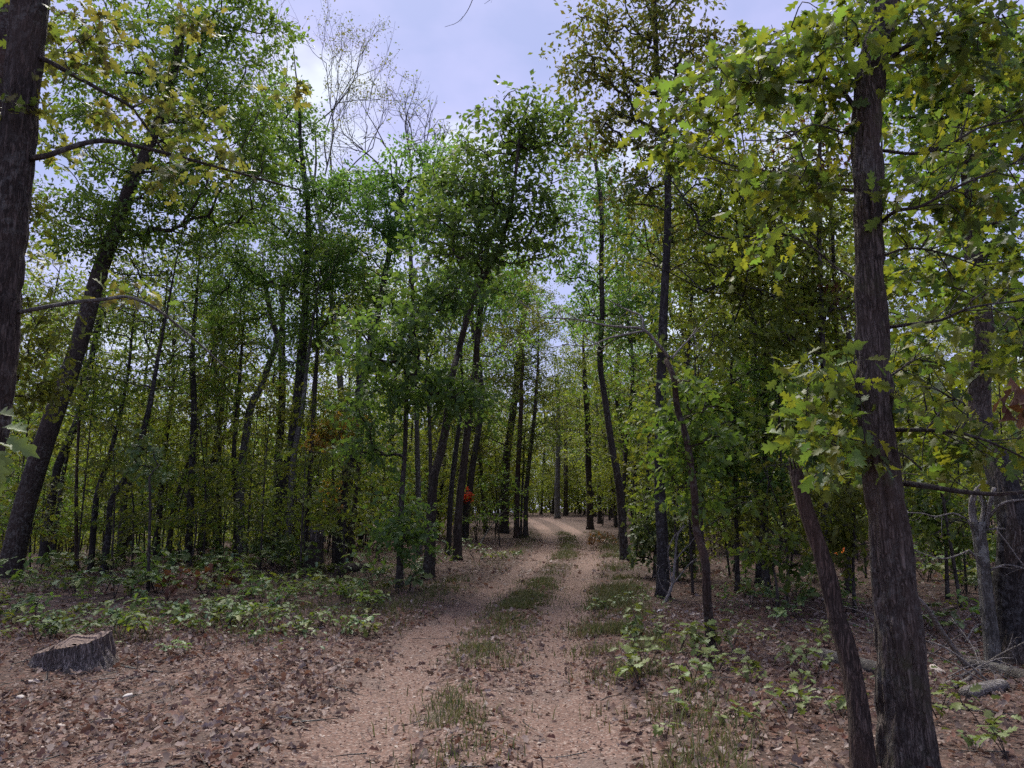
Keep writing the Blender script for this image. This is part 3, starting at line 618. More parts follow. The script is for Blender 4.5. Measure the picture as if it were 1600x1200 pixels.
# ---- the big oak at right
rng = np.random.default_rng(5)
Yo = 5.05; bo = P(1418, 1206, Yo); bo[2] = float(ground_z(bo[0], bo[1]))
oak = root('oak_tree', 'big rough-barked oak with large yellow-green leaves standing nearest at the right', 'tree', bo)
edge = [(1418, 1215, 88), (1414, 1150, 84), (1412, 1100, 80), (1401, 950, 70), (1385, 800, 61), (1372, 700, 55), (1365, 600, 54), (1361, 500, 50), (1357, 400, 49), (1356, 300, 48), (1354, 200, 47), (1361, 100, 48), (1376, 50, 40), (1392, -20, 36), (1405, -120, 32), (1410, -300, 26), (1405, -420, 10)]
op = np.array([P(a, b_, Yo) for a, b_, c in edge]); orr = np.array([c * mpp(Yo, b_) / 2 for a, b_, c in edge])
op[0] = bo - [0, 0, .1]
oa = Acc(); p, r = resample(op, orr, .018); tube(oa, p, r, 110, lump=.05, seed=2.2, bark=.028, flare=.18)
obj('trunk', oa.mesh('trunk', BM['oak'], origin=bo), oak); otr = p
def limb(parent, base, path, Y0, r0, r1, mat, ntw=8, ltw=.35, rt=.006, name='branch', seed=0, up=.05):
    rg = np.random.default_rng(seed); a = Acc(); pts = PP(path, Y0); stick(a, pts, r0, r1, 8, .06, .15)
    en = twigs(a, rg, pts, ntw, ltw, rt, up=up); obj(name, a.mesh(name, BM[mat], origin=base), parent); return np.vstack([np.array(pts[1:]), en]) if len(en) else np.array(pts[1:])
BR = [([(1348, 185), (1322, 150, .05), (1300, 124, .1), (1250, 128, .1), (1212, 130, .15), (1165, 170, .2), (1105, 205, .3)], .020, .005, 16),
      ([(1345, 215), (1310, 205, -.1), (1270, 195, -.2), (1230, 215, -.3)], .009, .003, 10),
      ([(1370, 110), (1420, 70, -.2), (1480, 50, -.3), (1560, 30, -.3)], .02, .006, 14),
      ([(1340, 70), (1290, 40, .2), (1220, 50, .4), (1130, 90, .6)], .018, .005, 14),
      ([(1376, 235), (1430, 240, -.1), (1480, 228, -.2), (1530, 200, -.3), (1600, 185, -.3)], .014, .005, 14),
      ([(1374, 350), (1400, 330, -.2), (1440, 322, -.4), (1500, 290, -.5), (1600, 248, -.6)], .015, .005, 14),
      ([(1378, 400), (1420, 388, .1), (1470, 395, .1), (1540, 420, .1)], .010, .004, 10),
      ([(1386, 512), (1420, 507, -.1), (1470, 500, -.1), (1520, 480, -.2), (1610, 468, -.2)], .014, .005, 10),
      ([(1390, 588), (1410, 575, .1), (1430, 562, .1), (1480, 570, .2)], .010, .004, 8),
      ([(1398, 672), (1440, 672, -.1), (1495, 676, -.2), (1545, 690, -.3), (1610, 720, -.3)], .017, .005, 12),
      ([(1495, 676, -.2), (1512, 655, -.2), (1506, 630, -.25), (1480, 620, -.25)], .010, .004, 6),
      ([(1412, 755), (1450, 760, -.1), (1500, 768, -.2), (1560, 772, -.3), (1620, 766, -.3)], .022, .009, 8),
      ([(1352, 640), (1320, 625, .3), (1280, 610, .5), (1250, 640, .6)], .010, .004, 12),
      ([(1356, 730), (1330, 710, .3), (1290, 690, .5), (1258, 700, .6)], .009, .003, 10),
      ([(1345, 300), (1290, 290, .2), (1220, 270, .4), (1150, 260, .5), (1090, 240, .6)], .014, .004, 14),
      ([(1345, 440), (1310, 420, .3), (1260, 380, .4), (1210, 360, .5)], .011, .004, 10)]
seeds = []
for k, (pa, r0, r1, n_) in enumerate(BR): seeds.append(limb(oak, bo, pa, Yo, r0, r1, 'dark', n_, .30, .005, seed=k + 40))
# leaf clusters sit round the ends of the twigs
OB = [(1250, 100, 100, 60, 20), (1150, 140, 80, 50, 16), (1090, 230, 70, 40, 10), (1225, 290, 80, 40, 13), (1330, 40, 80, 45, 13), (1480, 60, 120, 60, 22), (1530, 180, 80, 70, 18), (1470, 310, 100, 60, 20),
      (1560, 400, 60, 70, 15), (1295, 630, 50, 36, 11), (1280, 590, 40, 34, 6), (1290, 690, 50, 30, 9), (1320, 740, 36, 30, 4), (1450, 560, 50, 60, 11), (1540, 680, 70, 44, 14), (1420, 640, 36, 46, 6), (1500, 480, 70, 40, 10),
      (1400, 150, 36, 50, 6), (1440, 420, 50, 40, 8), (1590, 60, 40, 60, 8), (1200, 380, 50, 30, 6), (1580, 560, 36, 50, 7), (1050, 180, 36, 30, 4), (1450, -60, 160, 60, 18), (1420, 750, 22, 20, 2), (1270, 210, 50, 30, 6), (1392, 5, 70, 34, 16), (1380, -60, 90, 40, 10)]
C = np.vstack([blob_points(rng, P(px, py, Yo + rng.normal() * .35 + .25), (rx * mpp(Yo, py), .55, ry * mpp(Yo, py)), n) for px, py, rx, ry, n in OB])
tw = Acc(); ends = np.vstack(seeds)
nodes, par, cnt = connect(rng, ends, C)
for c, pp in par.items():
    a, b_ = nodes[pp], nodes[c]; m_ = (a + b_) / 2 + rng.normal(size=3) * .05; m_[2] += .03
    stick(tw, [a, m_, b_], .0035 + .001 * math.sqrt(cnt[c]), .003, 4, .08, 0, cap=False)
obj('twig', tw.mesh('twig', BM['dark'], origin=bo), oak)['kind'] = 'stuff'
pos, rot, scl = clump_leaves(rng, C, rng.uniform(.16, .28, len(C)), 19, .112, flat=.35, droop=.3)
def split_leaves(parent, base, pos, rot, scl, tm, mat, nmax, rng):
    """the largest-showing leaves as parts of their own, the rest as one mass"""
    d = np.linalg.norm(pos - np.array([0, 0, CAM_Z]), axis=1)
    depth = pos[:, 1] * CP + (pos[:, 2] - CAM_Z) * SP
    px = pos[:, 0] / depth * FPX; py = (-(pos[:, 1]) * SP + (pos[:, 2] - CAM_Z) * CP) / depth * FPX
    inn = (np.abs(px) < 810) & (np.abs(py) < 610) & (depth > .3)
    face = np.abs(((np.array([0, 0, CAM_Z]) - pos) / d[:, None] * rot[:, :, 2]).sum(1))
    score = np.where(inn, scl / d * (.4 + face), 0); o = np.argsort(-score); big = o[:nmax]; rest = o[nmax:]
    mes = []
    for V_, Q_, T_ in tm:
        a = Acc(); a.add(V_, Q_, T_); mes.append(a.mesh('leaf', LM[mat], smooth=False))
    for i in big:
        ob = obj('leaf', mes[int(rng.integers(len(mes)))], parent); M = Matrix(np.asarray(rot[i]).tolist()).to_4x4()
        ob.matrix_local = Matrix.Translation(Vector((pos[i] - base).tolist())) @ M @ Matrix.Scale(float(scl[i]), 4)
    if len(rest):
        la = Acc(); scatter(la, tm, pos[rest], rot[rest], scl[rest], rng)
        ob = obj('foliage', la.mesh('foliage', LM[mat], smooth=False, origin=base), parent); ob['kind'] = 'stuff'
split_leaves(oak, bo, pos, rot, scl, OAK, 'yellow', 300, rng)
# a dry brown bunch hanging on one twig
bp_ = np.vstack([P(1585, 620, Yo - .2) + rng.normal(size=3) * .05 for _ in range(14)])
la = Acc(); ax = rng.normal(size=(14, 3)) * .4; ax[:, 2] -= 1; scatter(la, DRY, bp_, frames(ax, rng.normal(size=(14, 3))), np.full(14, .13), rng)
ob = obj('dead_leaf_bunch', la.mesh('dead_leaf_bunch', LM['brown'], smooth=False, origin=bo), oak); ob['label'] = 'bunch of dead brown leaves hanging on a twig'

# ---- the leaning snag against it
bs = P(1352, 1204, 4.9); bs[2] = float(ground_z(bs[0], bs[1])); rs = root('dead_tree_snag', 'leaning brown dead trunk with broken jagged top beside the big right oak', 'dead tree', bs)
sp = [(1352, 1215), (1345, 1150), (1338, 1090), (1330, 1048), (1318, 1000), (1307, 984 - 20), (1296, 912), (1282, 860), (1263, 805), (1250, 760), (1243, 735)]
pts = [P(a, b_, 4.9 + .035 * i) for i, (a, b_) in enumerate(sp)]; pts[0][2] = bs[2] - .1
a = Acc(); p, r = resample(pts, np.linspace(34, 23, len(pts)) * mpp(4.9) / 2, .02); tube(a, p, r, 48, lump=.16, seed=9.1, bark=.011, flare=.2)
obj('trunk', a.mesh('trunk', BM['snag'], origin=bs), rs)
for k in range(7):                          # torn splinters at the break
    th = k * .9; t = p[-1]; q = t + np.array([math.cos(th) * .03, math.sin(th) * .03, -.03]); a = Acc()
    stick(a, [q, q + np.array([-.008, 0, .05]), q + np.array([-.02, 0, .07 + .035 * (k % 3)])], .013, .002, 5, .02, .2)
    obj('splinter', a.mesh('splinter', BM['snag'], origin=bs), rs)

# ---- left edge trunk with its bare limbs
Yl = 6.2; pl = [(-86, 1010), (-52, 860), (-24, 700), (-7, 600), (2, 500), (11, 400), (22, 300), (29, 200), (39, 100), (47, 0), (58, -120), (66, -260), (64, -420)]
wl = [72, 62, 58, 56, 55, 54, 54, 55, 57, 60, 52, 40, 16]
pts = np.array(PP(pl, Yl)); bl = pts[0].copy(); bl[2] = float(ground_z(bl[0], bl[1])); pts[0] = bl - [0, 0, .1]
lt = root('oak_tree', 'dark furrowed trunk rising along the left edge with bare limbs reaching right', 'tree', bl)
a = Acc(); p, r = resample(pts, np.array(wl) * mpp(Yl) / 2, .022); tube(a, p, r, 84, lump=.06, seed=4.4, bark=.020, flare=.2)
obj('trunk', a.mesh('trunk', BM['brown'], origin=bl), lt)
LB = [([(44, 248), (75, 243), (105, 232, .1), (160, 220, .2), (230, 232, .4), (300, 250, .6), (380, 272, .8), (470, 297, 1.0)], .030, .008, 10, 'dark'),
      ([(50, 85), (80, 98), (120, 120, .2), (165, 145, .3), (205, 168, .5), (240, 215, .6), (262, 245, .7)], .026, .008, 14, 'dark'),
      ([(205, 168, .5), (235, 160, .7), (260, 185, .8), (330, 200, 1.0)], .013, .004, 8, 'dark'),
      ([(30, 488), (60, 482), (110, 473, .2), (160, 468, .3), (200, 464, .4), (240, 480, .5), (280, 510, .6), (315, 540, .7), (352, 574, .8)], .022, .006, 10, 'grey'),
      ([(62, -140), (180, -160, .3), (380, -130, .6), (560, -110, .8), (740, -70, .9)], .04, .010, 4, 'dark'),
      ([(740, -70, .9), (742, -20, .9), (733, 12, .88), (716, 34, .86), (695, 42, .85)], .0055, .0015, 1, 'dark'),
      ([(736, -75, .9), (765, -40, .9), (772, -8, .9), (757, 6, .9)], .004, .0015, 2, 'dark')]
seeds = []
for k, (pa, r0, r1, n_, mt) in enumerate(LB):
    s_ = limb(lt, bl, pa, Yl, r0, r1, mt, n_, .32 if k < 5 else .09, .004 if k < 5 else .0015, seed=k + 90)
    if k < 4: seeds.append(s_)
rng = np.random.default_rng(17)
LBL = [(95, 230, 24, 22, 5), (80, 70, 26, 36, 7), (60, 190, 16, 30, 4), (110, 60, 36, 36, 7), (140, 150, 40, 30, 6), (260, 190, 60, 40, 9), (300, 150, 50, 40, 8), (350, 250, 60, 30, 7), (180, 40, 60, 40, 10), (330, 60, 40, 30, 5), (60, 400, 20, 26, 4), (420, 120, 30, 30, 3), (70, -40, 120, 40, 12), (10, 180, 14, 40, 3), (250, 290, 50, 26, 6), (180, 440, 40, 24, 4)]
C = np.vstack([blob_points(rng, P(px, py, Yl + .5 + rng.normal() * .3), (rx * mpp(Yl, py), .5, ry * mpp(Yl, py)), n) for px, py, rx, ry, n in LBL])
tw = Acc(); ends = np.vstack(seeds + [p[int(len(p) * .25):int(len(p) * .95):25]]); nodes, par, cnt = connect(rng, ends, C)
for c, pp in par.items():
    q, b_ = nodes[pp], nodes[c]; m_ = (q + b_) / 2 + rng.normal(size=3) * .05
    stick(tw, [q, m_, b_], .0035 + .001 * math.sqrt(cnt[c]), .003, 4, .1, 0, cap=False)
obj('twig', tw.mesh('twig', BM['dark'], origin=bl), lt)['kind'] = 'stuff'
pos, rot, scl = clump_leaves(rng, C, rng.uniform(.16, .28, len(C)), 16, .11, flat=.35, droop=.3)
split_leaves(lt, bl, pos, rot, scl, OAK, 'rust', 160, rng)

# ---- second trunk just behind the left edge
T('oak_tree', 'reddish trunk half hidden behind the left edge trunk', [(-110, 930), (-60, 700), (-22, 400), (-2, 150), (8, 20), (12, -100)], 34, 20, blobs=[(20, 330, 60, 60, 16), (40, 520, 50, 70, 16), (-10, 120, 50, 60, 10), (60, 620, 50, 40, 10), (30, 30, 50, 50, 12)], leaf='light', size=.12, nper=60, tmpl='lob', bark='red', sides=12)

# ---- broad pale leaves poking in at the left edge
bq = hit(-60, 1010); bq = P(-55, 1090, 5.2); bq[2] = float(ground_z(bq[0], bq[1]))
q = root('sapling', 'big-leaved pale green sapling tip poking in at the left frame edge', 'sapling', bq)
st = [bq, P(-52, 900, 5.0), P(-40, 780, 4.7), P(-12, 700, 4.4)]; a = Acc(); stick(a, st, .014, .005, 7); stick(a, [st[2], P(-30, 720, 4.6), P(5, 670, 4.4)], .006, .003, 5)
obj('stem', a.mesh('stem', BM['dark'], origin=bq), q)
rng = np.random.default_rng(23); lp = np.array([P(a_, b_, 4.4 + d_) for a_, b_, d_ in ((2, 668, 0), (8, 684, -.1), (-4, 700, .05), (0, 712, 0), (-14, 690, .1), (-20, 730, 0), (-35, 660, .1), (-12, 655, 0))])
ax = np.array([[1, -.3, .1], [1, -.2, -.35], [.8, -.3, -.9], [.2, -.3, -1], [.8, .4, -.2], [.6, 0, -1], [-.5, .3, .3], [.6, -.6, .5]], float); nr = np.array([[0, -.5, 1.]] * 8) + rng.normal(size=(8, 3)) * .25
split_leaves(q, bq, lp, frames(ax, nr), np.full(8, .17), OAK, 'pale', 8, rng)

# ---- rough reddish tree with a broken crown and pale dead limbs
rr_, tp, tr_, br_ = T('half_dead_tree', 'rough reddish trunk with a dead forked top right of the track', [(1112, 1014), (1108, 970), (1103, 932), (1099, 877), (1090, 823), (1085, 780), (1076, 700), (1062, 640), (1054, 590), (1046, 558)], 16, 10, bark='red', sides=40, bare=True, flare=.25, lump=.14)
Yr = br_[1]
DL = [([(1046, 560), (1030, 540, -.1), (1006, 515, -.15), (975, 511, -.2), (945, 508, -.25), (900, 499, -.3), (844, 496, -.35)], .024, .006, 9),
      ([(1006, 515, -.15), (1002, 494, -.1), (985, 486, 0), (969, 479, .05), (948, 467, .1)], .016, .004, 5),
      ([(1006, 517, -.15), (980, 522, -.3), (952, 528, -.4), (920, 540, -.5), (878, 538, -.55)], .016, .004, 6),
      ([(1050, 560), (1062, 545, .1), (1078, 528, .2), (1088, 512, .25)], .016, .006, 4),
      ([(844, 496, -.35), (832, 485, -.4), (815, 474, -.45)], .006, .002, 2)]
for k, (pa, r0, r1, n_) in enumerate(DL): limb(rr_, br_, pa, Yr, r0, r1, 'pale', n_, .35, .005, seed=k + 140)
rng = np.random.default_rng(31)
C = np.vstack([blob_points(rng, P(px, py, Yr + .3), (rx * mpp(Yr), .4, ry * mpp(Yr)), n) for px, py, rx, ry, n in [(1070, 660, 30, 30, 6), (1095, 780, 30, 26, 5), (1060, 720, 24, 30, 4), (1110, 690, 30, 24, 8), (1075, 610, 26, 24, 6), (1050, 690, 24, 30, 6), (1085, 740, 34, 30, 8), (1100, 640, 24, 26, 5)]])
tw = Acc(); limbs(tw, rng, tp[10:], C, sides=4, rmax=.012); obj('twig', tw.mesh('twig', BM['red'], origin=br_), rr_)['kind'] = 'stuff'
pos, rot, scl = clump_leaves(rng, C, .3, 26, .11); la = Acc(); scatter(la, LOB, pos, rot, scl, rng); obj('crown', la.mesh('crown', LM['mid'], smooth=False, origin=br_), rr_)

# ---- pale bare forked sapling at the blackened base
bd = hit(1040, 943); bd[2] = float(ground_z(bd[0], bd[1])); dd = root('dead_sapling', 'pale bare forked dead sapling leaning against the blackened trunk base', 'dead sapling', bd)
for k, (pa, r0, r1) in enumerate([([(1037, 946), (1044, 930), (1051, 910, .05), (1055, 873, .1), (1057, 850, .1), (1060, 834, .1), (1069, 823, .1)], .034, .008), ([(1055, 876, .1), (1066, 862, .05), (1079, 849), (1092, 828)], .014, .004),
                                  ([(1051, 912, .05), (1062, 900, .1), (1076, 882, .2), (1090, 872, .2)], .015, .005), ([(1050, 915, .05), (1047, 890), (1044, 862, -.1), (1052, 840, -.1), (1068, 822, -.1)], .016, .005), ([(1045, 930), (1032, 912, -.1), (1028, 895, -.1), (1031, 885, -.1)], .008, .003)]):
    limb(dd, bd, pa, bd[1], r0, r1, 'pale', 4, .25, .004, seed=k + 170, name='stem' if k == 0 else 'branch')

# ---- pale broken stem at the right with crooked dead limbs
bk = hit(1552, 1044); bk[2] = float(ground_z(bk[0], bk[1])); Yk = bk[1]
dk = root('dead_tree', 'pale broken dead stem with crooked bare limbs behind the big right oak', 'dead tree', bk)
a = Acc(); pts = PP([(1552, 1050), (1549, 1000), (1543, 950), (1537, 890), (1532, 850), (1527, 815)], Yk); p, r = resample(pts, np.array([22, 21, 20, 18, 19, 21]) * mpp(Yk) / 2, .03); tube(a, p, r, 36, lump=.12, seed=3.3, bark=.006, flare=.25)
obj('trunk', a.mesh('trunk', BM['grey'], origin=bk), dk)
for k, (pa, r0, r1, n_) in enumerate([([(1523, 826), (1519, 800), (1520, 780, -.05), (1528, 764, -.1), (1542, 753, -.1)], 12 * mpp(Yk) / 2 * 1.1, .018, 1), ([(1532, 822), (1537, 800), (1536, 785), (1530, 772)], .032, .015, 0),
        ([(1541, 825), (1544, 800, -.05), (1549, 780, -.1), (1554, 762, -.1)], .028, .022, 1), ([(1543, 812), (1556, 795, -.1), (1570, 785, -.2), (1596, 781, -.2), (1620, 780, -.2)], .019, .008, 5), ([(1536, 829), (1560, 826, -.1), (1600, 830, -.2), (1640, 836, -.3)], .013, .006, 4),
        ([(1556, 826, -.1), (1575, 850, -.2), (1600, 884, -.3), (1620, 900, -.3)], .007, .003, 2), ([(1545, 892), (1562, 885, -.1), (1580, 883, -.1), (1612, 892, -.2)], .016, .007, 4), ([(1531, 882), (1524, 870), (1514, 860, -.1)], .020, .012, 0),
        ([(1514, 860, -.1), (1495, 868, -.1), (1473, 873, -.15), (1445, 866, -.2), (1420, 855, -.2)], .010, .004, 4), ([(1511, 812, -.05), (1490, 802, -.1), (1462, 807, -.15), (1440, 802, -.2), (1416, 801, -.2)], .010, .004, 6), ([(1522, 832), (1517, 822), (1511, 812, -.05)], .014, .010, 0)]):
    limb(dk, bk, pa, Yk, r0, r1, 'pale', n_, .22, .004, seed=k + 200)

# ---- fallen wood
def fallen(name, label, cat, path, r0, r1, mat, ntw=3, group=None, lift=0.0, Y=None, sides=9, cut=False, bark=0):
    pts = []
    for q in path:
        g = hit(q[0], q[1]) if Y is None else P(q[0], q[1], Y + (q[2] if len(q) > 2 else 0))
        g[2] = max(g[2], float(ground_z(g[0], g[1])) + r0 * .6) + lift; pts.append(g)
    base = pts[0].copy(); base[2] = float(ground_z(base[0], base[1])); rt = root(name, label, cat, base, group)
    a = Acc(); p, r = resample(pts, np.linspace(r0, r1, len(pts)), .05); tube(a, p, r, sides, lump=.15, seed=path[0][0] * .11, bark=bark)
    twigs(a, np.random.default_rng(int(path[0][0])), pts, ntw, .3, .005) if ntw else None
    obj('wood', a.mesh('wood', BM['log_' + mat], origin=base), rt)
    if cut:
        a = Acc(); d = unit(pts[0] - pts[1]); e0 = pts[0] - d * .004; tube(a, np.array([e0, e0 + d * .012]), np.array([r0 * .97, r0 * .94]), 22); obj('cut_end', a.mesh('cut_end', CUT, origin=base), rt)
    return rt
fallen('fallen_branch', 'long pale fallen branch slanting down from behind the big right oak', 'branch', [(1428, 930, -.6), (1448, 950, -.55), (1467, 980, -.45), (1488, 1010, -.3), (1510, 1042, -.15)], .022, .026, 'pale', 5, Y=7.9)
fallen('fallen_branch', 'short thick pale stick lying below the long slanting branch', 'branch', [(1490, 1079), (1510, 1066), (1528, 1052)], .024, .018, 'pale', 1)
fallen('log', 'rotten grey log lying across the debris at the right edge', 'log', [(1512, 1044), (1545, 1050), (1587, 1062), (1640, 1078)], .055, .075, 'grey', 7, bark=.004, sides=24)
fallen('log', 'short weathered pale log in front of the rotten grey log', 'log', [(1507, 1094), (1530, 1088), (1566, 1080)], .05, .065, 'pale', 2, sides=20, bark=.003)
fallen('fallen_branch', 'thin bare branch rising to the right edge above the logs', 'branch', [(1543, 1036, 0), (1565, 1022, -.2), (1604, 1002, -.5)], .014, .007, 'pale', 4, Y=8.0)
fallen('fallen_branch', 'straight thin stick on the leaves right of the big oak', 'branch', [(1463, 1107), (1495, 1112), (1590, 1128)], .012, .008, 'grey', 2)
fallen('fallen_branch', 'bare branch lying flat behind the two logs at right', 'branch', [(1556, 1046), (1580, 1040), (1630, 1034)], .016, .010, 'pale', 4)
fallen('log', 'grey fallen log with a round cut end left of the big right oak', 'log', [(1286, 1030), (1330, 1040), (1372, 1054), (1430, 1068)], .085, .07, 'grey', 0, cut=True, sides=28, bark=.004)
fallen('log', 'small dark log with a pale round end below the black slanting trunk', 'log', [(521, 898), (545, 894), (575, 890)], .13, .11, 'dark', 0, cut=True, sides=20)
fallen('fallen_branch', 'pale broken pole leaning in the brush left of the bend', 'branch', [(750, 850, 0), (762, 830, .6), (775, 812, 1.2), (790, 796, 1.8)], .035, .02, 'grey', 4, Y=29)
for lb, pa, r_ in [('long thin twig lying right of the old tree stump', [(188, 1043), (230, 1049), (275, 1053)], .012), ('dark twig on the leaves in the left clearing', [(308, 1030), (330, 1024), (350, 1018)], .012),
                   ('short pale stick at the left edge behind the stump', [(0, 985), (10, 982), (20, 978)], .022), ('dark forked twig lying left of the wheel rut', [(435, 1035), (455, 1060), (505, 1090)], .008), ('pale twig lying in front of the stump', [(40, 1068), (60, 1064), (84, 1061)], .009)]:
    fallen('fallen_twig', lb, 'twig', pa, r_, r_ * .5, 'grey', 2)

gb = hit(1500, 1030); gb[2] = float(ground_z(gb[0], gb[1])); br0 = root('brush_pile', 'tangle of thin pale bare branches on the ground behind the logs at right', 'brush pile', gb); rg = np.random.default_rng(808)
for k in range(26):
    x0, y0 = rg.uniform(1440, 1610), rg.uniform(960, 1090); q0 = hit(x0, y0); q0[2] = float(ground_z(q0[0], q0[1])) + .02; l = rg.uniform(.4, 1.3); th = rg.uniform(-.6, 3.7); d = np.array([math.cos(th), math.sin(th) * .5, rg.uniform(-.02, .45)]) * l
    a = Acc(); pts = [q0, q0 + d * .5 + rg.normal(size=3) * .07 + [0, 0, .05], q0 + d]
    for q_ in pts: q_[2] = max(q_[2], float(ground_z(q_[0], q_[1])) + .015)
    r0 = rg.uniform(.004, .012); stick(a, pts, r0, r0 * .35, 5, .08, .1); twigs(a, rg, pts, 3, .3, r0 * .4, up=.2); obj('branch', a.mesh('branch', BM['pale'], origin=gb), br0)
# ---- shredded stump in the left woods
bz = hit(492, 893); bz[2] = float(ground_z(bz[0], bz[1])); sn = root('broken_stump', 'shredded grey tall stump with a flat splintered top in the left woods', 'stump', bz)
a = Acc(); m_ = mpp(bz[1]); p, r = resample([bz - [0, 0, .1], bz + [0, 0, .5], bz + [.03, 0, 56 * m_]], np.array([15, 12, 11]) * m_, .08); tube(a, p, r, 28, lump=.2, seed=6, bark=.02, flare=.15); obj('trunk', a.mesh('trunk', BM['brown'], origin=bz), sn)
for k in range(8):
    th = k * .8; t = p[-1]; q0 = t + np.array([math.cos(th) * .16, math.sin(th) * .16, -.2]); a = Acc(); stick(a, [q0, q0 + [0, 0, .18], q0 + [.02 * math.cos(th), 0, .25 + .09 * (k % 3)]], .05, .006, 5, .05, .2); obj('splinter', a.mesh('splinter', BM['stump'], origin=bz), sn)
a = Acc(); t = p[-1]; stick(a, [t + [-.16, -.1, .06], t + [0, -.1, .07], t + [.24, -.1, .10]], .03, .02, 6, .1, .2); obj('fallen_slab', a.mesh('fallen_slab', BM['grey'], origin=bz), sn)

# ---- old sawn stump in the clearing
bu = hit(113, 1042); bu[2] = float(ground_z(bu[0], bu[1])); ms = mpp(bu[1], 1040)
su_ = root('tree_stump', 'old weathered sawn tree stump with fissured sides and sunken top in the clearing', 'stump', bu)
n_t, n_r = 150, 26; th = np.linspace(0, 2 * np.pi, n_t, endpoint=False); a = Acc(); Vs = []
c_, s_ = np.cos(th), np.sin(th)
rb = 80 * ms; rtp = 56 * ms
flare_l = 1 + .16 * (vn(c_ * 1.6 + 3, s_ * 1.6 + 3, 1.) - .5) * 2 + .05 * np.cos(3 * th + 1)
ang = (th + np.pi) % (2 * np.pi) - np.pi
notch = np.exp(-((ang + 1.75) / .16) ** 2)                # a slot torn down the front
def topz(x, y): return (.245 + .085 * x / rtp + .05 * y / rtp) + .02 * (vn(x * 9 + 4, y * 9, 2.) - .5)
for k in range(n_r):
    t = k / (n_r - 1); rr = (rb + (rtp - rb) * (1 - (1 - t) ** 1.8)) * flare_l * (1 - .18 * notch)
    fis = vn(c_ * 11 + t * .8, s_ * 11, t * 1.2 + 3); fis2 = vn(c_ * 26, s_ * 26, t * 3.)
    rr = rr - .040 * (1 - np.abs(2 * fis - 1)) ** 3 - .018 * fis2
    x, y = rr * c_, rr * s_ * .8
    z = -.06 + (topz(x, y) + .06 - .03 * fis2) * t
    Vs.append(np.stack([x, y, z], -1))
V = np.array(Vs); i = np.arange(n_r - 1)[:, None] * n_t; j = np.arange(n_t)[None, :]; j2 = (j + 1) % n_t
a.add(V.reshape(-1, 3), np.stack([i + j, i + j2, i + n_t + j2, i + n_t + j], -1).reshape(-1, 4)); obj('bark', a.mesh('bark', BM['stump']), su_)
a = Acc(); rim = V[-1]; rings = []
for k in range(12):
    f = 1 - k / 12 * .999; x, y = rim[:, 0] * f * .985, rim[:, 1] * f * .985
    z = topz(x, y) * 1.0 - .012 - .07 * sst(.98, .55, np.full_like(x, f)) * (.4 + vn(x * 6, y * 6, 7.)) - .012 * vn(x * 12, y * 4, 1.) + .05 * np.exp(-((x + .1) / .09) ** 2) * (f < .9)
    rings.append(np.stack([x, y, z], -1))
V = np.array(rings); i = np.arange(11)[:, None] * n_t; a.add(V.reshape(-1, 3), np.stack([i + j, i + j2, i + n_t + j2, i + n_t + j], -1).reshape(-1, 4)); obj('cut_top', a.mesh('cut_top', CUT), su_)

# ------------------------------------------------------------------ the woods behind: prototypes copied
def proto_tree(name, seed, h, leaf, bark, lowf, spread, n, size, nper, lean=.3, rc=.62):
    rng = np.random.default_rng(seed); rt = root(name, '', 'tree', (0, 0, 0))
    top = np.array([rng.normal() * lean * 2, rng.normal() * lean * 2, h]); mid = top * .5 + np.array([rng.normal() * .25, rng.normal() * .25, 0]); r0 = rng.uniform(.07, .13)
    p, r = resample([np.array([0, 0, -.2]), mid * .45, mid, top * .8, top], [r0 * 1.1, r0, r0 * .8, r0 * .45, .015], .5); a = Acc(); tube(a, p, r, 8, lump=.12, seed=seed, flare=.4)
    C = []
    for z in np.linspace(lowf, 1, 6):
        c = p[min(len(p) - 1, int(z * len(p)))]; rr = spread * (1.2 - .7 * abs(z - .65)); C.append(blob_points(rng, c + np.array([rng.normal() * .6, rng.normal() * .6, 0]), (rr, rr, rr * .6), n))
    C = np.vstack(C); C = C[C[:, 2] > .6]; limbs(a, rng, p[3:], C, sides=3, rmax=r0 * .5)
    obj('trunk', a.mesh('trunk', BM[bark]), rt); pos, rot, sc = clump_leaves(rng, C, rc * rng.uniform(.7, 1.3, len(C)), nper, size); la = Acc(); scatter(la, SIM, pos, rot, sc, rng)
    obj('crown', la.mesh('crown', LM[leaf], smooth=False), rt); return rt
ANCH = [(45, 'behind the left edge trunk'), (110, 'behind the thick leaning oak'), (165, 'behind the black forked stems at left'), (215, 'behind the slanting group of black trunks'), (270, 'behind the lone thin sapling'), (320, 'behind the very straight dark trunk'),
        (375, 'behind the curved grey tree'), (430, 'between curved grey tree and tall black trunk'), (480, 'behind the tall black trunk'), (530, 'behind the orange-leaved sapling'), (585, 'right of the black slanting trunk'), (645, 'behind the sweeping dark green young tree'), (695, 'behind the forked rounded oak'),
        (755, 'behind the brown straight oak'), (825, 'left of the bend of the track'), (880, 'where the track disappears'), (945, 'right of the bend of the track'), (1005, 'behind the tree leaning over the track'), (1065, 'behind the lichen-flecked blackened trunk'), (1130, 'behind the rough red trunk'),
        (1200, 'behind the dark double trunk'), (1275, 'behind the leaning snag'), (1345, 'just left of the big right oak'), (1430, 'just right of the big right oak'), (1500, 'behind the pale broken dead stem'), (1570, 'behind the charred tree at right')]
def anchor(px): return min(ANCH, key=lambda q: abs(q[0] - px))[1]
def far_word(y): return 'nearer' if y < 36 else ('distant' if y < 56 else 'very distant')
KIND_T = ['tall light-crowned tree', 'tall brown-trunked green tree', 'low-crowned black-stemmed tree', 'dark green tree', 'small brown-stemmed pale tree', 'olive and rust tinged tree']
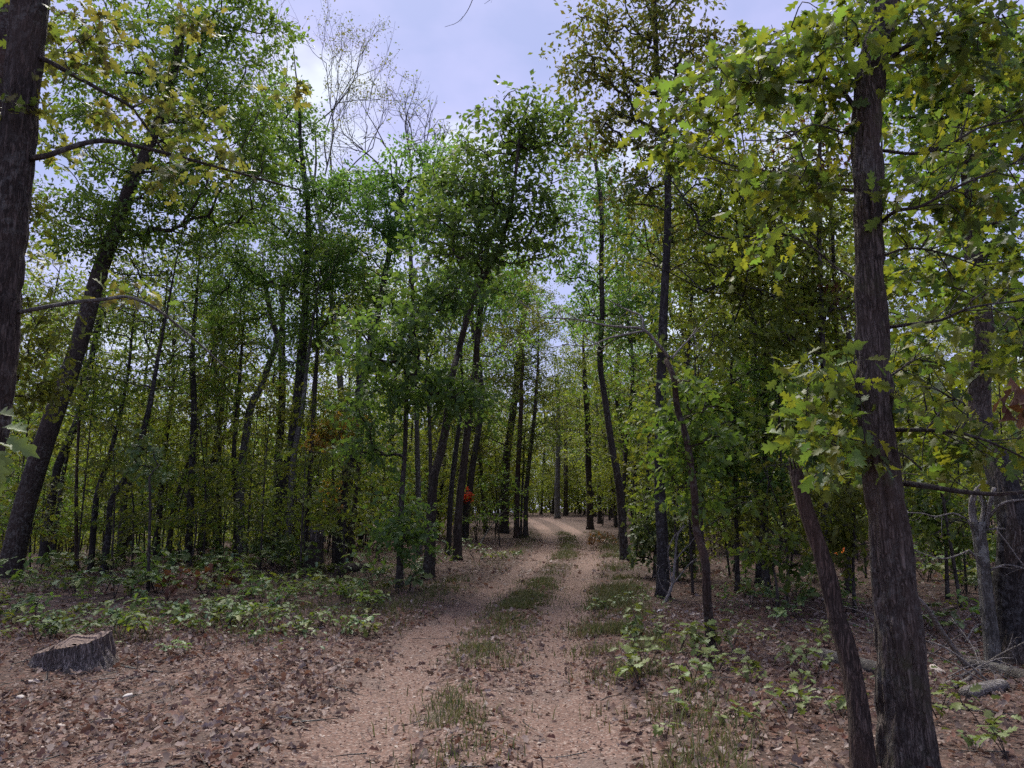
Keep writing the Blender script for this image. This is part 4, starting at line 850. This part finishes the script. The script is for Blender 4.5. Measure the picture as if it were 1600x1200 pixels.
KIND_S = ['light green shrub', 'mid green tall shrub', 'low light green shrub', 'large pale green shrub', 'olive rust shrub', 'tall leafy thicket']
GRP = {'left': 'beyond the left clearing', 'mid': 'past the bend', 'right': 'behind the right side'}
protos = [proto_tree('forest_tree', 301, 12.5, 'light', 'dark', .3, 2.2, 13, .15, 60), proto_tree('forest_tree', 302, 14, 'mid', 'brown', .35, 2.4, 14, .15, 60), proto_tree('forest_tree', 303, 10.5, 'light', 'black', .22, 1.9, 13, .14, 62),
          proto_tree('forest_tree', 304, 13, 'dark', 'black', .4, 2.3, 14, .15, 60), proto_tree('forest_tree', 305, 9, 'light', 'brown', .25, 1.8, 12, .14, 60), proto_tree('forest_tree', 306, 11.5, 'rust', 'dark', .35, 2.0, 13, .14, 60)]
fresh = [True] * len(protos)
occupied = [(o.location.x, o.location.y) for o in COL.objects if o.type == 'EMPTY' and o.get('category') == 'tree']
rng = np.random.default_rng(77)
def place(k, x, y, s, side):
    label = f"{far_word(y)} {KIND_T[k]} {anchor(x / y * FPX * .99 + 800)}" if s > 1.0 else f"{far_word(y)} smaller {KIND_T[k]} {anchor(x / y * FPX * .99 + 800)}"; group = 'forest trees ' + GRP[side]
    loc = (x, y, float(ground_z(x, y)) - .02); rz = float(rng.uniform(0, 6.28))
    if fresh[k]:
        o = protos[k]; fresh[k] = False; o.location = loc; o.rotation_euler = (0, 0, rz); o.scale = (s, s, s); o['label'] = label; o['group'] = group
    else: dup(protos[k], loc, rz, s, label, group)
cnt_ = 0; tries = 0
while cnt_ < 235 and tries < 9000:
    tries += 1; y = 23 + 75 * rng.random() ** 1.15; x = rng.uniform(-.78, .78) * y
    if cnt_ > 180: x = rng.uniform(-.20, .18) * y; y = max(y, 34)
    s = float(lat(x, y))
    if abs(s) < 3.0 and y < T_END + 4: continue
    px = x / y * FPX + 800
    if y < 30 and 600 < px < 1080: continue
    if px < 640 and y < 62 and rng.random() < .45: continue
    if any((x - a) ** 2 + (y - b) ** 2 < (1.4 + .012 * y) ** 2 for a, b in occupied): continue
    occupied.append((x, y)); side = 'left' if px < 640 else ('mid' if px < 1010 else 'right')
    sc = float(rng.uniform(.8, 1.12)) * (.9 if side == 'mid' else 1)
    place(int(rng.integers(len(protos))), x, y, sc, side); cnt_ += 1

for px, y, k, sc in [(965, 34, 1, 1.15), (1005, 30, 3, 1.1), (1045, 38, 0, 1.2), (1075, 32, 1, 1.1), (1110, 41, 5, 1.2), (990, 43, 0, 1.25), (1150, 33, 0, 1.1), (1030, 47, 3, 1.25), (845, 70, 1, 1.2), (905, 73, 0, 1.25), (955, 58, 1, 1.2), (760, 40, 1, 1.1), (725, 34, 5, 1.1)]:
    place(k, (px - 800) / FPX * y, float(y), sc, 'mid')
# understorey bushes
def proto_bush(name, seed, h, r, leaf, n, size, nper, tmpl=LOB):
    rng = np.random.default_rng(seed); rt = root(name, '', 'shrub', (0, 0, 0)); a = Acc(); tips = []
    for k in range(4):
        th = rng.uniform(0, 6.28); e_ = np.array([math.cos(th) * r * .5, math.sin(th) * r * .5, h * rng.uniform(.6, 1)]); stick(a, [np.zeros(3) - [0, 0, .05], e_ * .5 + [0, 0, .1 * h], e_], .018, .006, 5, .25, 0); tips.append(e_)
    C = blob_points(rng, (0, 0, h * .6), (r, r, h * .42), n); limbs(a, rng, np.array(tips + [t * .5 for t in tips]), C, sides=3, rmax=.01, rmin=.003)
    obj('stem', a.mesh('stem', BM['dark']), rt); pos, rot, sc = clump_leaves(rng, C, .42, nper, size); la = Acc(); scatter(la, tmpl, pos, rot, sc, rng); obj('foliage', la.mesh('foliage', LM[leaf], smooth=False), rt); return rt
bushes = [proto_bush('understorey_shrub', 401, 2.2, 1.0, 'light', 20, .13, 26), proto_bush('understorey_shrub', 402, 3.2, 1.1, 'mid', 26, .13, 26), proto_bush('understorey_shrub', 403, 1.4, .8, 'light', 14, .12, 26), proto_bush('understorey_shrub', 404, 4.0, 1.2, 'light', 30, .13, 26), proto_bush('understorey_shrub', 405, 2.6, 1.0, 'rust', 20, .12, 24), proto_bush('understorey_shrub', 406, 5.6, 1.7, 'light', 60, .14, 28)]
bf = [True] * len(bushes)
def proto_sapling(seed, h, leaf, n, nper):
    rng = np.random.default_rng(seed); rt = root('sapling', '', 'sapling', (0, 0, 0)); a = Acc(); p, r = resample([np.array([0, 0, -.1]), np.array([rng.normal() * .1, rng.normal() * .1, h * .5]), np.array([rng.normal() * .3, rng.normal() * .3, h])], [.028, .02, .006], .25); tube(a, p, r, 6, cap=False)
    zz = h * (.28 + .72 * rng.random(n)); th = rng.uniform(0, 6.28, n); rr = (1.6 - 1.0 * zz / h) * rng.uniform(.3, 1, n); C = np.stack([np.cos(th) * rr, np.sin(th) * rr, zz], -1); limbs(a, rng, p[2:], C, sides=3, rmax=.012, rmin=.004)
    obj('trunk', a.mesh('trunk', BM['dark']), rt); pos, rot, sc = clump_leaves(rng, C, .45, nper, .13, flat=.22, droop=.15); la = Acc(); scatter(la, LOB, pos, rot, sc, rng); obj('crown', la.mesh('crown', LM[leaf], smooth=False), rt); return rt
saps = [proto_sapling(701, 4.5, 'light', 26, 24), proto_sapling(702, 3.4, 'mid', 20, 24), proto_sapling(703, 5.5, 'light', 30, 24), proto_sapling(704, 2.6, 'light', 14, 24)]
SKIND = ['slim light-green sapling', 'slim mid-green sapling', 'tall yellow-green sapling', 'short slender sapling']
sfr = [True] * 4; spl = []; tries = 0
while len(spl) < 136 and tries < 6000:
    tries += 1; nq = len(spl); px = float(rng.uniform(-10, 640) if nq < 74 else (rng.uniform(1050, 1600) if nq < 112 else rng.uniform(640, 1050))); y = float(rng.uniform(18, 33) if px < 640 else (rng.uniform(12, 26) if px > 1050 else rng.uniform(26, 50))); x = (px - 800) / FPX * y
    if any((x - a) ** 2 + (y - b) ** 2 < 1.0 for a, b in spl) or abs(float(lat(x, y))) < 2.7 or 685 < px < 775: continue
    spl.append((x, y)); k = int(rng.integers(4)); sc = float(rng.uniform(.8, 1.15)); rz = float(rng.uniform(0, 6.28)); loc = (x, y, float(ground_z(x, y)))
    lbl = f"{SKIND[k]} {anchor(px)}, {'front' if y < (26 if px < 700 else 19) else 'back'} row"; g_ = 'saplings between the left trunks' if px < 640 else ('saplings in the right understorey' if px > 1050 else 'saplings near the bend')
    if sfr[k]: o = saps[k]; sfr[k] = False; o.location = loc; o.scale = (sc,) * 3; o['label'] = lbl; o['group'] = g_
    else: dup(saps[k], loc, rz, sc, lbl, g_)
cnt_ = 0; tries = 0; ob_ = []
while cnt_ < 345 and tries < 14000:
    tries += 1; y = 18 + 60 * rng.random() ** .95; x = rng.uniform(-.75, .75) * y
    if cnt_ > 290: y = rng.uniform(64, 82); x = rng.uniform(-.06, .19) * y
    s = float(lat(x, y)); px = x / y * FPX + 800
    if abs(s) < 2.9 and y < 63: continue
    if y < 26 and px < 1060: continue
    if any((x - a) ** 2 + (y - b) ** 2 < 1.3 for a, b in ob_): continue
    ob_.append((x, y)); side = 'left' if px < 640 else ('mid' if px < 1010 else 'right'); k = int(rng.integers(len(bushes)))
    if y < 24: k = 2
    elif y > 40 and rng.random() < .5: k = 5
    lbl = f"{far_word(y)} {'compact ' if int(y) % 2 else ''}{KIND_S[k]} {anchor(px)}"; bgr = 'understorey shrubs ' + GRP[side]
    loc = (x, y, float(ground_z(x, y))); sc = float(rng.uniform(.75, 1.15)); rz = float(rng.uniform(0, 6.28))
    if bf[k]:
        o = bushes[k]; bf[k] = False; o.location = loc; o.scale = (sc,) * 3; o['label'] = lbl; o['group'] = bgr
    else: dup(bushes[k], loc, rz, sc, lbl, bgr)
    cnt_ += 1
# a far belt of woods that reads as one mass
fa = Acc(); rg = np.random.default_rng(55); n = 2200
th = rg.uniform(R(48), R(132), n); rad = rg.uniform(84, 118, n); C = np.stack([np.cos(th) * rad, np.sin(th) * rad, rg.random(n) * 13], -1); C[:, 2] += ground_z(C[:, 0], C[:, 1])
pos, rot, sc = clump_leaves(rg, C, 2.6, 42, .62); scatter(fa, SIM, pos, rot, sc, rg)
ob = obj('far_woods', fa.mesh('far_woods', LM['light'], smooth=False)); tag(ob, 'far belt of pale green woods closing the view', 'woods', kind='stuff')

# ------------------------------------------------------------------ seedlings on the forest floor
def proto_seedling(seed, h, nl, size, parts, mat, tm):
    rng = np.random.default_rng(seed); rt = root('seedling', '', 'plant', (0, 0, 0)); a = Acc(); tips = []
    for k in range(3 if parts else 4):
        th = rng.uniform(0, 6.28); rr = h * rng.uniform(.3, .8); e_ = np.array([math.cos(th) * rr, math.sin(th) * rr, h * rng.uniform(.6, 1)]); stick(a, [np.array([0, 0, -.03]), e_ * .5 + [0, 0, .1 * h], e_], .005, .002, 5, .06, 0, cap=False); tips += [e_, e_ * .6 + [0, 0, .1 * h]]
    obj('stem', a.mesh('stem', BM['dark']), rt); tips = np.array(tips); ti = rng.integers(0, len(tips), nl)
    d = rng.normal(size=(nl, 3)); d[:, 2] *= .25; d = unit(d); pos = tips[ti] + d * .02; pos[:, 2] = np.maximum(pos[:, 2], .03); nr = rng.normal(size=(nl, 3)) * .35 + [0, 0, 1]; rot = frames(d, nr); sc = size * rng.uniform(.6, 1.2, nl)
    if parts:
        mes = []
        for t in tm:
            q = Acc(); q.add(*t); mes.append(q.mesh('leaf', LM[mat], smooth=False))
        for i in range(nl):
            o = obj('leaf', mes[i % len(mes)], rt); o.matrix_local = Matrix.Translation(Vector(pos[i].tolist())) @ Matrix(rot[i].tolist()).to_4x4() @ Matrix.Scale(float(sc[i]), 4)
    else:
        la = Acc(); scatter(la, tm, pos, rot, sc, rng); obj('foliage', la.mesh('foliage', LM[mat], smooth=False), rt)
    return rt
SP_ = {'near': [proto_seedling(500 + i, h, nl, s_, True, m_, OAK) for i, (h, nl, s_, m_) in enumerate([(.28, 15, .115, 'plant'), (.2, 12, .11, 'plant'), (.34, 17, .12, 'plant'), (.16, 10, .10, 'pale')])],
       'far': [proto_seedling(520 + i, h, nl, s_, False, m_, LOB) for i, (h, nl, s_, m_) in enumerate([(.34, 26, .12, 'plant'), (.24, 20, .12, 'plant'), (.40, 32, .12, 'mid'), (.26, 22, .11, 'pale'), (.2, 16, .11, 'light')])]}
sf = {k: [True] * len(v) for k, v in SP_.items()}
rng = np.random.default_rng(99); placed = []
def seed_at(kind, px, py, label, group, smin=.8, smax=1.3, mind=.16):
    g = hit(px, py); x, y = g[0], g[1]
    if any((x - a) ** 2 + (y - b) ** 2 < mind ** 2 for a, b in placed): return
    if abs(float(lat(x, y))) < 1.15 and y < 60: return
    placed.append((x, y)); k = int(rng.integers(len(SP_[kind]))); label = label + ', ' + anchor(px).replace('between curved', 'behind curved').replace('behind the black forked stems at left', 'behind black forked stems').replace('behind the tree leaning over the track', 'behind the track-leaning tree').replace('behind', 'in front of').replace('between', 'in front of'); loc = (x, y, float(ground_z(x, y))); sc = float(rng.uniform(smin, smax)); rz = float(rng.uniform(0, 6.28))
    if sf[kind][k]:
        o = SP_[kind][k]; sf[kind][k] = False; o.location = loc; o.scale = (sc,) * 3; o['label'] = label; o['group'] = group
    else: dup(SP_[kind][k], loc, rz, sc, label, group)
ZONES = [('far', 1400, 1600, 872, 925, 20, 'leafy shaded seedling in the far right woods', 'seedlings in the far right woods', 1.3, 2.4), ('far', 890, 1000, 935, 1010, 5, 'small seedling on the grassy right verge', 'seedlings on the right verge', .6, 1.0), ('far', 20, 640, 898, 935, 46, 'leafy seedling at the left wood edge', 'seedlings along the left wood edge', 1.0, 1.7),
         ('far', 0, 600, 915, 1005, 135, 'green clearing seedling', 'seedlings on the left clearing', .6, 1.1),
         ('far', 40, 600, 876, 902, 44, 'tall leafy seedling among first trunks', 'seedlings under the left trunks', 1.3, 2.3),
         ('far', 1120, 1340, 905, 985, 22, 'shaded seedling on brown leaves', 'seedlings in the right shade', .8, 1.3),
         ('far', 1440, 1600, 900, 1000, 12, 'shaded seedling under dead limbs', 'seedlings under the dead limbs', .8, 1.2),
         ('far', 640, 820, 868, 905, 10, 'seedling on the inner bank', 'seedlings on the inner bank', 1.0, 1.6),
         ('near', 985, 1125, 990, 1085, 22, 'broad-leaved clump seedling', 'seedlings in the clump right of the track', .8, 1.25),
         ('near', 1100, 1300, 1000, 1080, 15, 'green seedling on open leaf litter', 'seedlings left of the snag', .6, 1.0),
         ('near', 1440, 1600, 1095, 1200, 7, 'yellow-green oak seedling', 'seedlings right of the big oak', .7, 1.1),
         ('near', 1030, 1180, 1085, 1190, 5, 'small lone seedling near the track edge', 'seedlings near the lower right track edge', .5, .8),
         ('near', 1230, 1340, 1070, 1150, 4, 'small seedling at the snag foot', 'seedlings at the snag foot', .6, .9),
         ('far', 150, 300, 1000, 1040, 4, 'tiny seedling beside the old stump', 'seedlings beside the stump', .4, .6)]
for kind, x0, x1, y0, y1, n, lb, gr, s0, s1 in ZONES:
    for _ in range(n): seed_at(kind, float(rng.uniform(x0, x1)), float(rng.uniform(y0, y1)), lb, gr, s0, s1)
for kk in SP_:                              # a prototype nobody placed goes to a spot of its own zone
    for i, f in enumerate(sf[kk]):
        if f: seed_at(kk, 300 + 40 * i, 950, ZONES[1][6], ZONES[1][7])
# brown dead fern-like patch and tan grass clump
def clump_thing(name, label, cat, px, py, n, r, h, size, mat, tm=LOB):
    g = hit(px, py); g[2] = float(ground_z(g[0], g[1])); rg = np.random.default_rng(px); rt = root(name, label, cat, g); a = Acc(); tips = []
    for k in range(6):
        th = rg.uniform(0, 6.28); e_ = np.array([math.cos(th) * r, math.sin(th) * r, h * rg.uniform(.5, 1)]); stick(a, [np.array([0, 0, -.02]), e_ * .5 + [0, 0, .1], e_], .006, .002, 5, .1, 0, cap=False); tips.append(e_)
    obj('stem', a.mesh('stem', BM['red']), rt); C = np.array(tips); pos, rot, sc = clump_leaves(rg, C, r * .5, n // 6, size); pos[:, 2] = np.maximum(pos[:, 2], .04); la = Acc(); scatter(la, tm, pos, rot, sc, rg); obj('foliage', la.mesh('foliage', LM[mat], smooth=False), rt)
clump_thing('dead_sapling', 'rusty brown withered sapling lying among the green seedlings at left', 'dead sapling', 322, 934, 120, .55, .4, .15, 'brown')
clump_thing('withered_shrub', 'small withered rust-red shrub at the right side of the bend', 'shrub', 955, 858, 150, .6, .5, .12, 'brown')
clump_thing('young_sapling', 'tiny sapling with bright red leaves behind the leaning snag', 'sapling', 1316, 905, 26, .15, .9, .10, 'red')

# ------------------------------------------------------------------ rocks, grass, litter
rng = np.random.default_rng(123)
def rock_mesh(seed):
    nth, nph = 9, 6; a = Acc()
    th = np.linspace(0, 2 * np.pi, nth, endpoint=False)
    V = [[0, 0, -.35]]
    for k in range(1, nph):
        ph = np.pi * k / nph; V += [[math.cos(t) * math.sin(ph), math.sin(t) * math.sin(ph) * .8, -math.cos(ph) * .55] for t in th]
    V.append([0, 0, .5]); V = np.array(V); V *= (1 + .45 * (vn(V[:, 0] * 1.6 + seed, V[:, 1] * 1.6, V[:, 2] * 1.6) - .5) * 2)[:, None]
    T_ = [[0, 1 + (j + 1) % nth, 1 + j] for j in range(nth)]; Q_ = []
    for k in range(nph - 2):
        for j in range(nth): Q_.append([1 + k * nth + j, 1 + k * nth + (j + 1) % nth, 1 + (k + 1) * nth + (j + 1) % nth, 1 + (k + 1) * nth + j])
    L_ = len(V) - 1; T_ += [[L_, 1 + (nph - 2) * nth + j, 1 + (nph - 2) * nth + (j + 1) % nth] for j in range(nth)]
    a.add(V, Q_, T_); return a.mesh('rock', STONE, smooth=False)
rocks = [rock_mesh(i * 3.7 + 1) for i in range(5)]
def rock(px, py, sz, label, group):
    g = hit(px, py); o = obj('rock', rocks[int(rng.integers(5))], None, (g[0], g[1], float(ground_z(g[0], g[1])) + sz * .12)); o.rotation_euler = (rng.uniform(-.4, .4), rng.uniform(-.4, .4), rng.uniform(0, 6.28)); o.scale = (sz, sz * rng.uniform(.7, 1), sz * rng.uniform(.5, .8)); tag(o, label, 'rock', group)
for px, py, sz in [(1052, 966, .07), (1060, 961, .05), (1088, 965, .08), (1094, 975, .06), (1072, 980, .07), (1040, 972, .05), (1108, 960, .06), (1046, 985, .05), (1030, 960, .06)]:
    rock(px, py, sz, 'small whitish rock in the stony patch left of the rough red trunk', 'whitish rocks by the red trunk')
for px, py, sz in [(492, 969, .10), (510, 974, .07), (525, 978, .06), (478, 976, .06), (538, 972, .05), (500, 985, .05)]:
    rock(px, py, sz, 'pale pinkish rock at the left verge of the track', 'pale rocks at the left verge')
for px, py, sz in [(50, 1066, .07), (92, 1052, .05), (200, 1090, .06), (30, 1090, .05), (100, 1132, .06), (340, 1128, .04), (64, 1044, .04), (150, 1064, .04), (404, 1040, .06), (430, 1036, .05), (440, 1045, .04)]:
    rock(px, py, sz, 'pale stone lying on the leaf litter of the left clearing', 'pale stones on the left clearing')
rock(1285, 938, .10, 'white rock on the brown leaves between snag and big oak', None); rock(1467, 1052, .09, 'white broken rock behind the fallen branches at right', None)

def flat_scatter(n, xr, yr, dens):
    x = rng.uniform(*xr, n); y = yr[0] + (yr[1] - yr[0]) * rng.random(n) ** 1.0; keep = rng.random(n) < dens(x, y) * (np.abs(x) < y * .72 + .8); return x[keep], y[keep]
# leaf litter
def litter_density(x, y):
    s = np.abs(lat(x, y)); rut = np.exp(-((s - .74) / .36) ** 4); cl = sst(.42, .60, fbm(x * 1.2, y * 1.2, 8.))
    return np.clip((.30 + .75 * cl) * (1 - (.95 - .2 * sst(11, 15, y)) * rut * (1 - .18 * cl)) * (1 - .22 * (s < 1.25) * sst(13, 10, y)) * (1 - .3 * (s < .35)), 0, 1)
def lay(acc, x, y, size, rng, lift=.012, tm=DRY, tilt=.45):
    n = len(x); nr = rng.normal(size=(n, 3)) * tilt + [0, 0, 1]; ax = rng.normal(size=(n, 3)); ax[:, 2] *= .2
    pos = np.stack([x, y, ground_z(x, y) + lift + rng.random(n) * .012], -1); return pos, frames(ax, nr), size * rng.uniform(.55, 1.25, n)
x1, y1 = flat_scatter(62000, (-9, 9), (4.0, 12), litter_density); x2, y2 = flat_scatter(80000, (-24, 24), (12, 34), lambda x, y: litter_density(x, y) * .8)
pos, rot, sc = lay(None, x1, y1, .068, rng, tilt=.6)
d = np.hypot(pos[:, 0], pos[:, 1]); inn = (np.abs(pos[:, 0] / pos[:, 1]) < .63); o_ = np.argsort(np.where(inn & (d > 4.6), d / sc, 1e9)); big, rest = o_[:280], o_[280:]
mes = []
for t in DRY:
    q = Acc(); q.add(*t); mes.append(q.mesh('fallen_leaf', DRYM, smooth=False))
for i in big:
    o = obj('fallen_leaf', mes[int(rng.integers(len(mes)))]); o.matrix_world = Matrix.Translation(Vector(pos[i].tolist())) @ Matrix(rot[i].tolist()).to_4x4() @ Matrix.Scale(float(sc[i]), 4)
    side = 'left' if lat(pos[i][0], pos[i][1]) < -1.2 else ('right' if lat(pos[i][0], pos[i][1]) > 1.2 else 'mid')
    lb = {'left': ('curled dry brown leaf on the ground left of the track', 'fallen leaves left of the track'), 'mid': ('curled dry brown leaf lying on the sandy track', 'fallen leaves on the track'), 'right': ('curled dry brown leaf on the ground right of the track', 'fallen leaves right of the track')}[side]
    tag(o, lb[0], 'leaf', lb[1])
la = Acc(); scatter(la, DRY, pos[rest], rot[rest], sc[rest], rng)
x3, y3 = flat_scatter(150000, (-9, 9), (4.0, 13), lambda x, y: .25 + .75 * litter_density(x, y)); pos, rot, sc = lay(None, x3, y3, .026, rng, tilt=.8, lift=.008); scatter(la, SIM, pos, rot, sc * [1.0], rng)
pos, rot, sc = lay(None, x2, y2, .105, rng); LIT2 = [SIM[0], SIM[1], (SIM[0][0] * [1.3, 1, -1.5], SIM[0][1], None)]; scatter(la, LIT2, pos, rot, sc, rng)
ob = obj('leaf_litter', la.mesh('leaf_litter', DRYM, smooth=False)); tag(ob, 'dry brown leaf litter covering the forest floor', 'leaf litter', kind='stuff')
# gravel
def grav_density(x, y): 
    m = sand_mask(x, y); return np.clip(m * 1.1 + .12, 0, 1) * (1 - sst(7, 13, y) * .8)
xg, yg = flat_scatter(26000, (-6, 5), (4.2, 12.5), grav_density); n = len(xg)
OCT = (np.array([[1, 0, 0], [0, .8, .1], [-1, .1, 0], [0, -.9, 0], [.1, 0, .6], [0, 0, -.5]]), None, np.array([[0, 1, 4], [1, 2, 4], [2, 3, 4], [3, 0, 4]]))
ga = Acc(); pos = np.stack([xg, yg, ground_z(xg, yg) + .008], -1); sc = .005 + .018 * rng.random(n) ** 5; scatter(ga, [OCT], pos, frames(rng.normal(size=(n, 3)) * [1, 1, .2], rng.normal(size=(n, 3)) * .3 + [0, 0, 1]), sc, rng)
ob = obj('gravel', ga.mesh('gravel', GRAV, smooth=False)); tag(ob, 'loose pinkish gravel and grit on the track', 'gravel', kind='stuff')
# grass
def grass_density(x, y):
    s = lat(x, y); pt = sst(.34, .60, fbm(x * 1.6, y * 1.6, 2.)); ctr = np.exp(-(s / .30) ** 2) * (.12 + .3 * sst(7.5, 9.5, y) + .9 * (np.exp(-((y - 6.3) / .8) ** 2) * .5 + np.exp(-((y - 8.9) / .5) ** 2) * .35 + np.exp(-((y - 13.3) / 1.5) ** 2) + sst(19, 24, y) * .8)) * (1 - sst(38, 45, y))
    rv = np.exp(-((s - 1.5) / .36) ** 2) * (np.exp(-((y - 10.6) / 2.0) ** 2) * 1.0 + .36 * sst(4, 5, y) + .6 * np.exp(-((y - 27) / 5.) ** 2)); lv = np.exp(-((s + 1.75) / .35) ** 2) * .18 * sst(9, 11, y)
    sp = .05 * (x < -2) * (y > 9)
    return np.clip((ctr + rv + lv + sp) * pt, 0, 1)
xa, ya = flat_scatter(420000, (-5, 5), (4.3, 17), lambda x, y: grass_density(x, y)); xb, yb = flat_scatter(300000, (-8, 9), (17, 40), lambda x, y: grass_density(x, y) * .8)
xg, yg = np.concatenate([xa, xb]), np.concatenate([ya, yb]); n = len(xg)
h = rng.uniform(.03, .15, n) * np.where(np.abs(lat(xg, yg)) < .5, .75, 1.1); wd = rng.uniform(.0022, .0045, n) * (1 + .05 * yg); d = rng.normal(size=(n, 2)); d /= np.linalg.norm(d, axis=1)[:, None]; bend = h * rng.uniform(.25, 1.15, n)
z0 = ground_z(xg, yg) - .005; sx, sy = -d[:, 1] * wd, d[:, 0] * wd
V = np.stack([np.stack([xg - sx, yg - sy, z0], -1), np.stack([xg + sx, yg + sy, z0], -1), np.stack([xg + d[:, 0] * bend * .35 + sx * .7, yg + d[:, 1] * bend * .35 + sy * .7, z0 + h * .6], -1), np.stack([xg + d[:, 0] * bend * .35 - sx * .7, yg + d[:, 1] * bend * .35 - sy * .7, z0 + h * .6], -1), np.stack([xg + d[:, 0] * bend, yg + d[:, 1] * bend, z0 + h], -1)], 1)
b5 = np.arange(n)[:, None] * 5; gr = Acc(); gr.add(V.reshape(-1, 3), b5 + np.array([[0, 1, 2, 3]]), b5 + np.array([[3, 2, 4]]))
ob = obj('grass', gr.mesh('grass', GRASS, smooth=False)); tag(ob, 'sparse green grass along the middle and verges of the track', 'grass', kind='stuff')
# low ground cover
xg, yg = flat_scatter(46000, (-16, 14), (6, 27), lambda x, y: np.clip(sst(.46, .68, fbm(x * .9, y * .9, 21.)) * (.85 * (x < -2.0) * sst(7.6, 10.5, y) + .35 * (x > 3) + .5 * np.exp(-((lat(x, y) - 2.0) / .4) ** 2)) * (np.abs(lat(x, y)) > 1.5), 0, 1))
gc = Acc(); pos, rot, sc = lay(None, xg, yg, .06, rng, lift=.04, tilt=.6); pos[:, 2] += rng.random(len(pos)) * .07; scatter(gc, LOB, pos, rot, sc, rng)
ob = obj('ground_cover', gc.mesh('ground_cover', LM['plant'], smooth=False)); tag(ob, 'scattered low green leaves of ground cover in the clearings', 'ground cover', kind='stuff')
# small sticks among the litter
tl = Acc(); rg = np.random.default_rng(321)
for _ in range(520):
    y = 4.2 + 12 * rg.random() ** 1.3; x = rg.uniform(-.72, .72) * y
    if abs(float(lat(x, y))) < 1.2 and rg.random() < .75: continue
    l = rg.uniform(.08, .45); th = rg.uniform(0, 6.28); d = np.array([math.cos(th), math.sin(th)]) * l; m = np.array([x, y]) + d * .5 + rg.normal(size=2) * .06 * l; e_ = np.array([x, y]) + d
    q = np.array([[x, y], m, e_]); z = ground_z(q[:, 0], q[:, 1]) + .022 + rg.random(3) * .02; r0 = rg.uniform(.002, .006)
    tube(tl, np.column_stack([q, z]), np.array([r0, r0 * .8, r0 * .4]), 4, cap=False)
ob = obj('twig_litter', tl.mesh('twig_litter', BM['grey'])); tag(ob, 'small dry sticks scattered among the fallen leaves', 'twigs', kind='stuff')
# neighbours that would otherwise read alike are told apart by their order across the view
ORD = ['leftmost', 'second from left', 'third from left', 'fourth from left', 'fifth from left', 'sixth from left']
by = {}
for o in COL.objects:
    if o.parent is None and o.get('label') and o.get('category') not in ('leaf', 'rock'): by.setdefault(o['label'], []).append(o)
for lb, os_ in by.items():
    if 1 < len(os_) <= 7:
        os_.sort(key=lambda o: o.location.x / max(1, o.location.y))
        for i, o in enumerate(os_):
            t_ = 'rightmost' if i == len(os_) - 1 else ORD[i]; l_ = f"{lb}, {t_}"
            while len(l_.split()) > 16 and ' the ' in l_: l_ = l_.replace(' the ', ' ', 1)
            o['label'] = l_
for o in COL.objects:
    if o.parent is None and o.get('label'):
        l_ = o['label']
        for w_ in (' the ', ' of ', ' tall ', ' slim ', ' smaller ', ' black ', ' green '):
            while len(l_.split()) > 16 and w_ in l_: l_ = l_.replace(w_, ' ', 1)
        o['label'] = l_
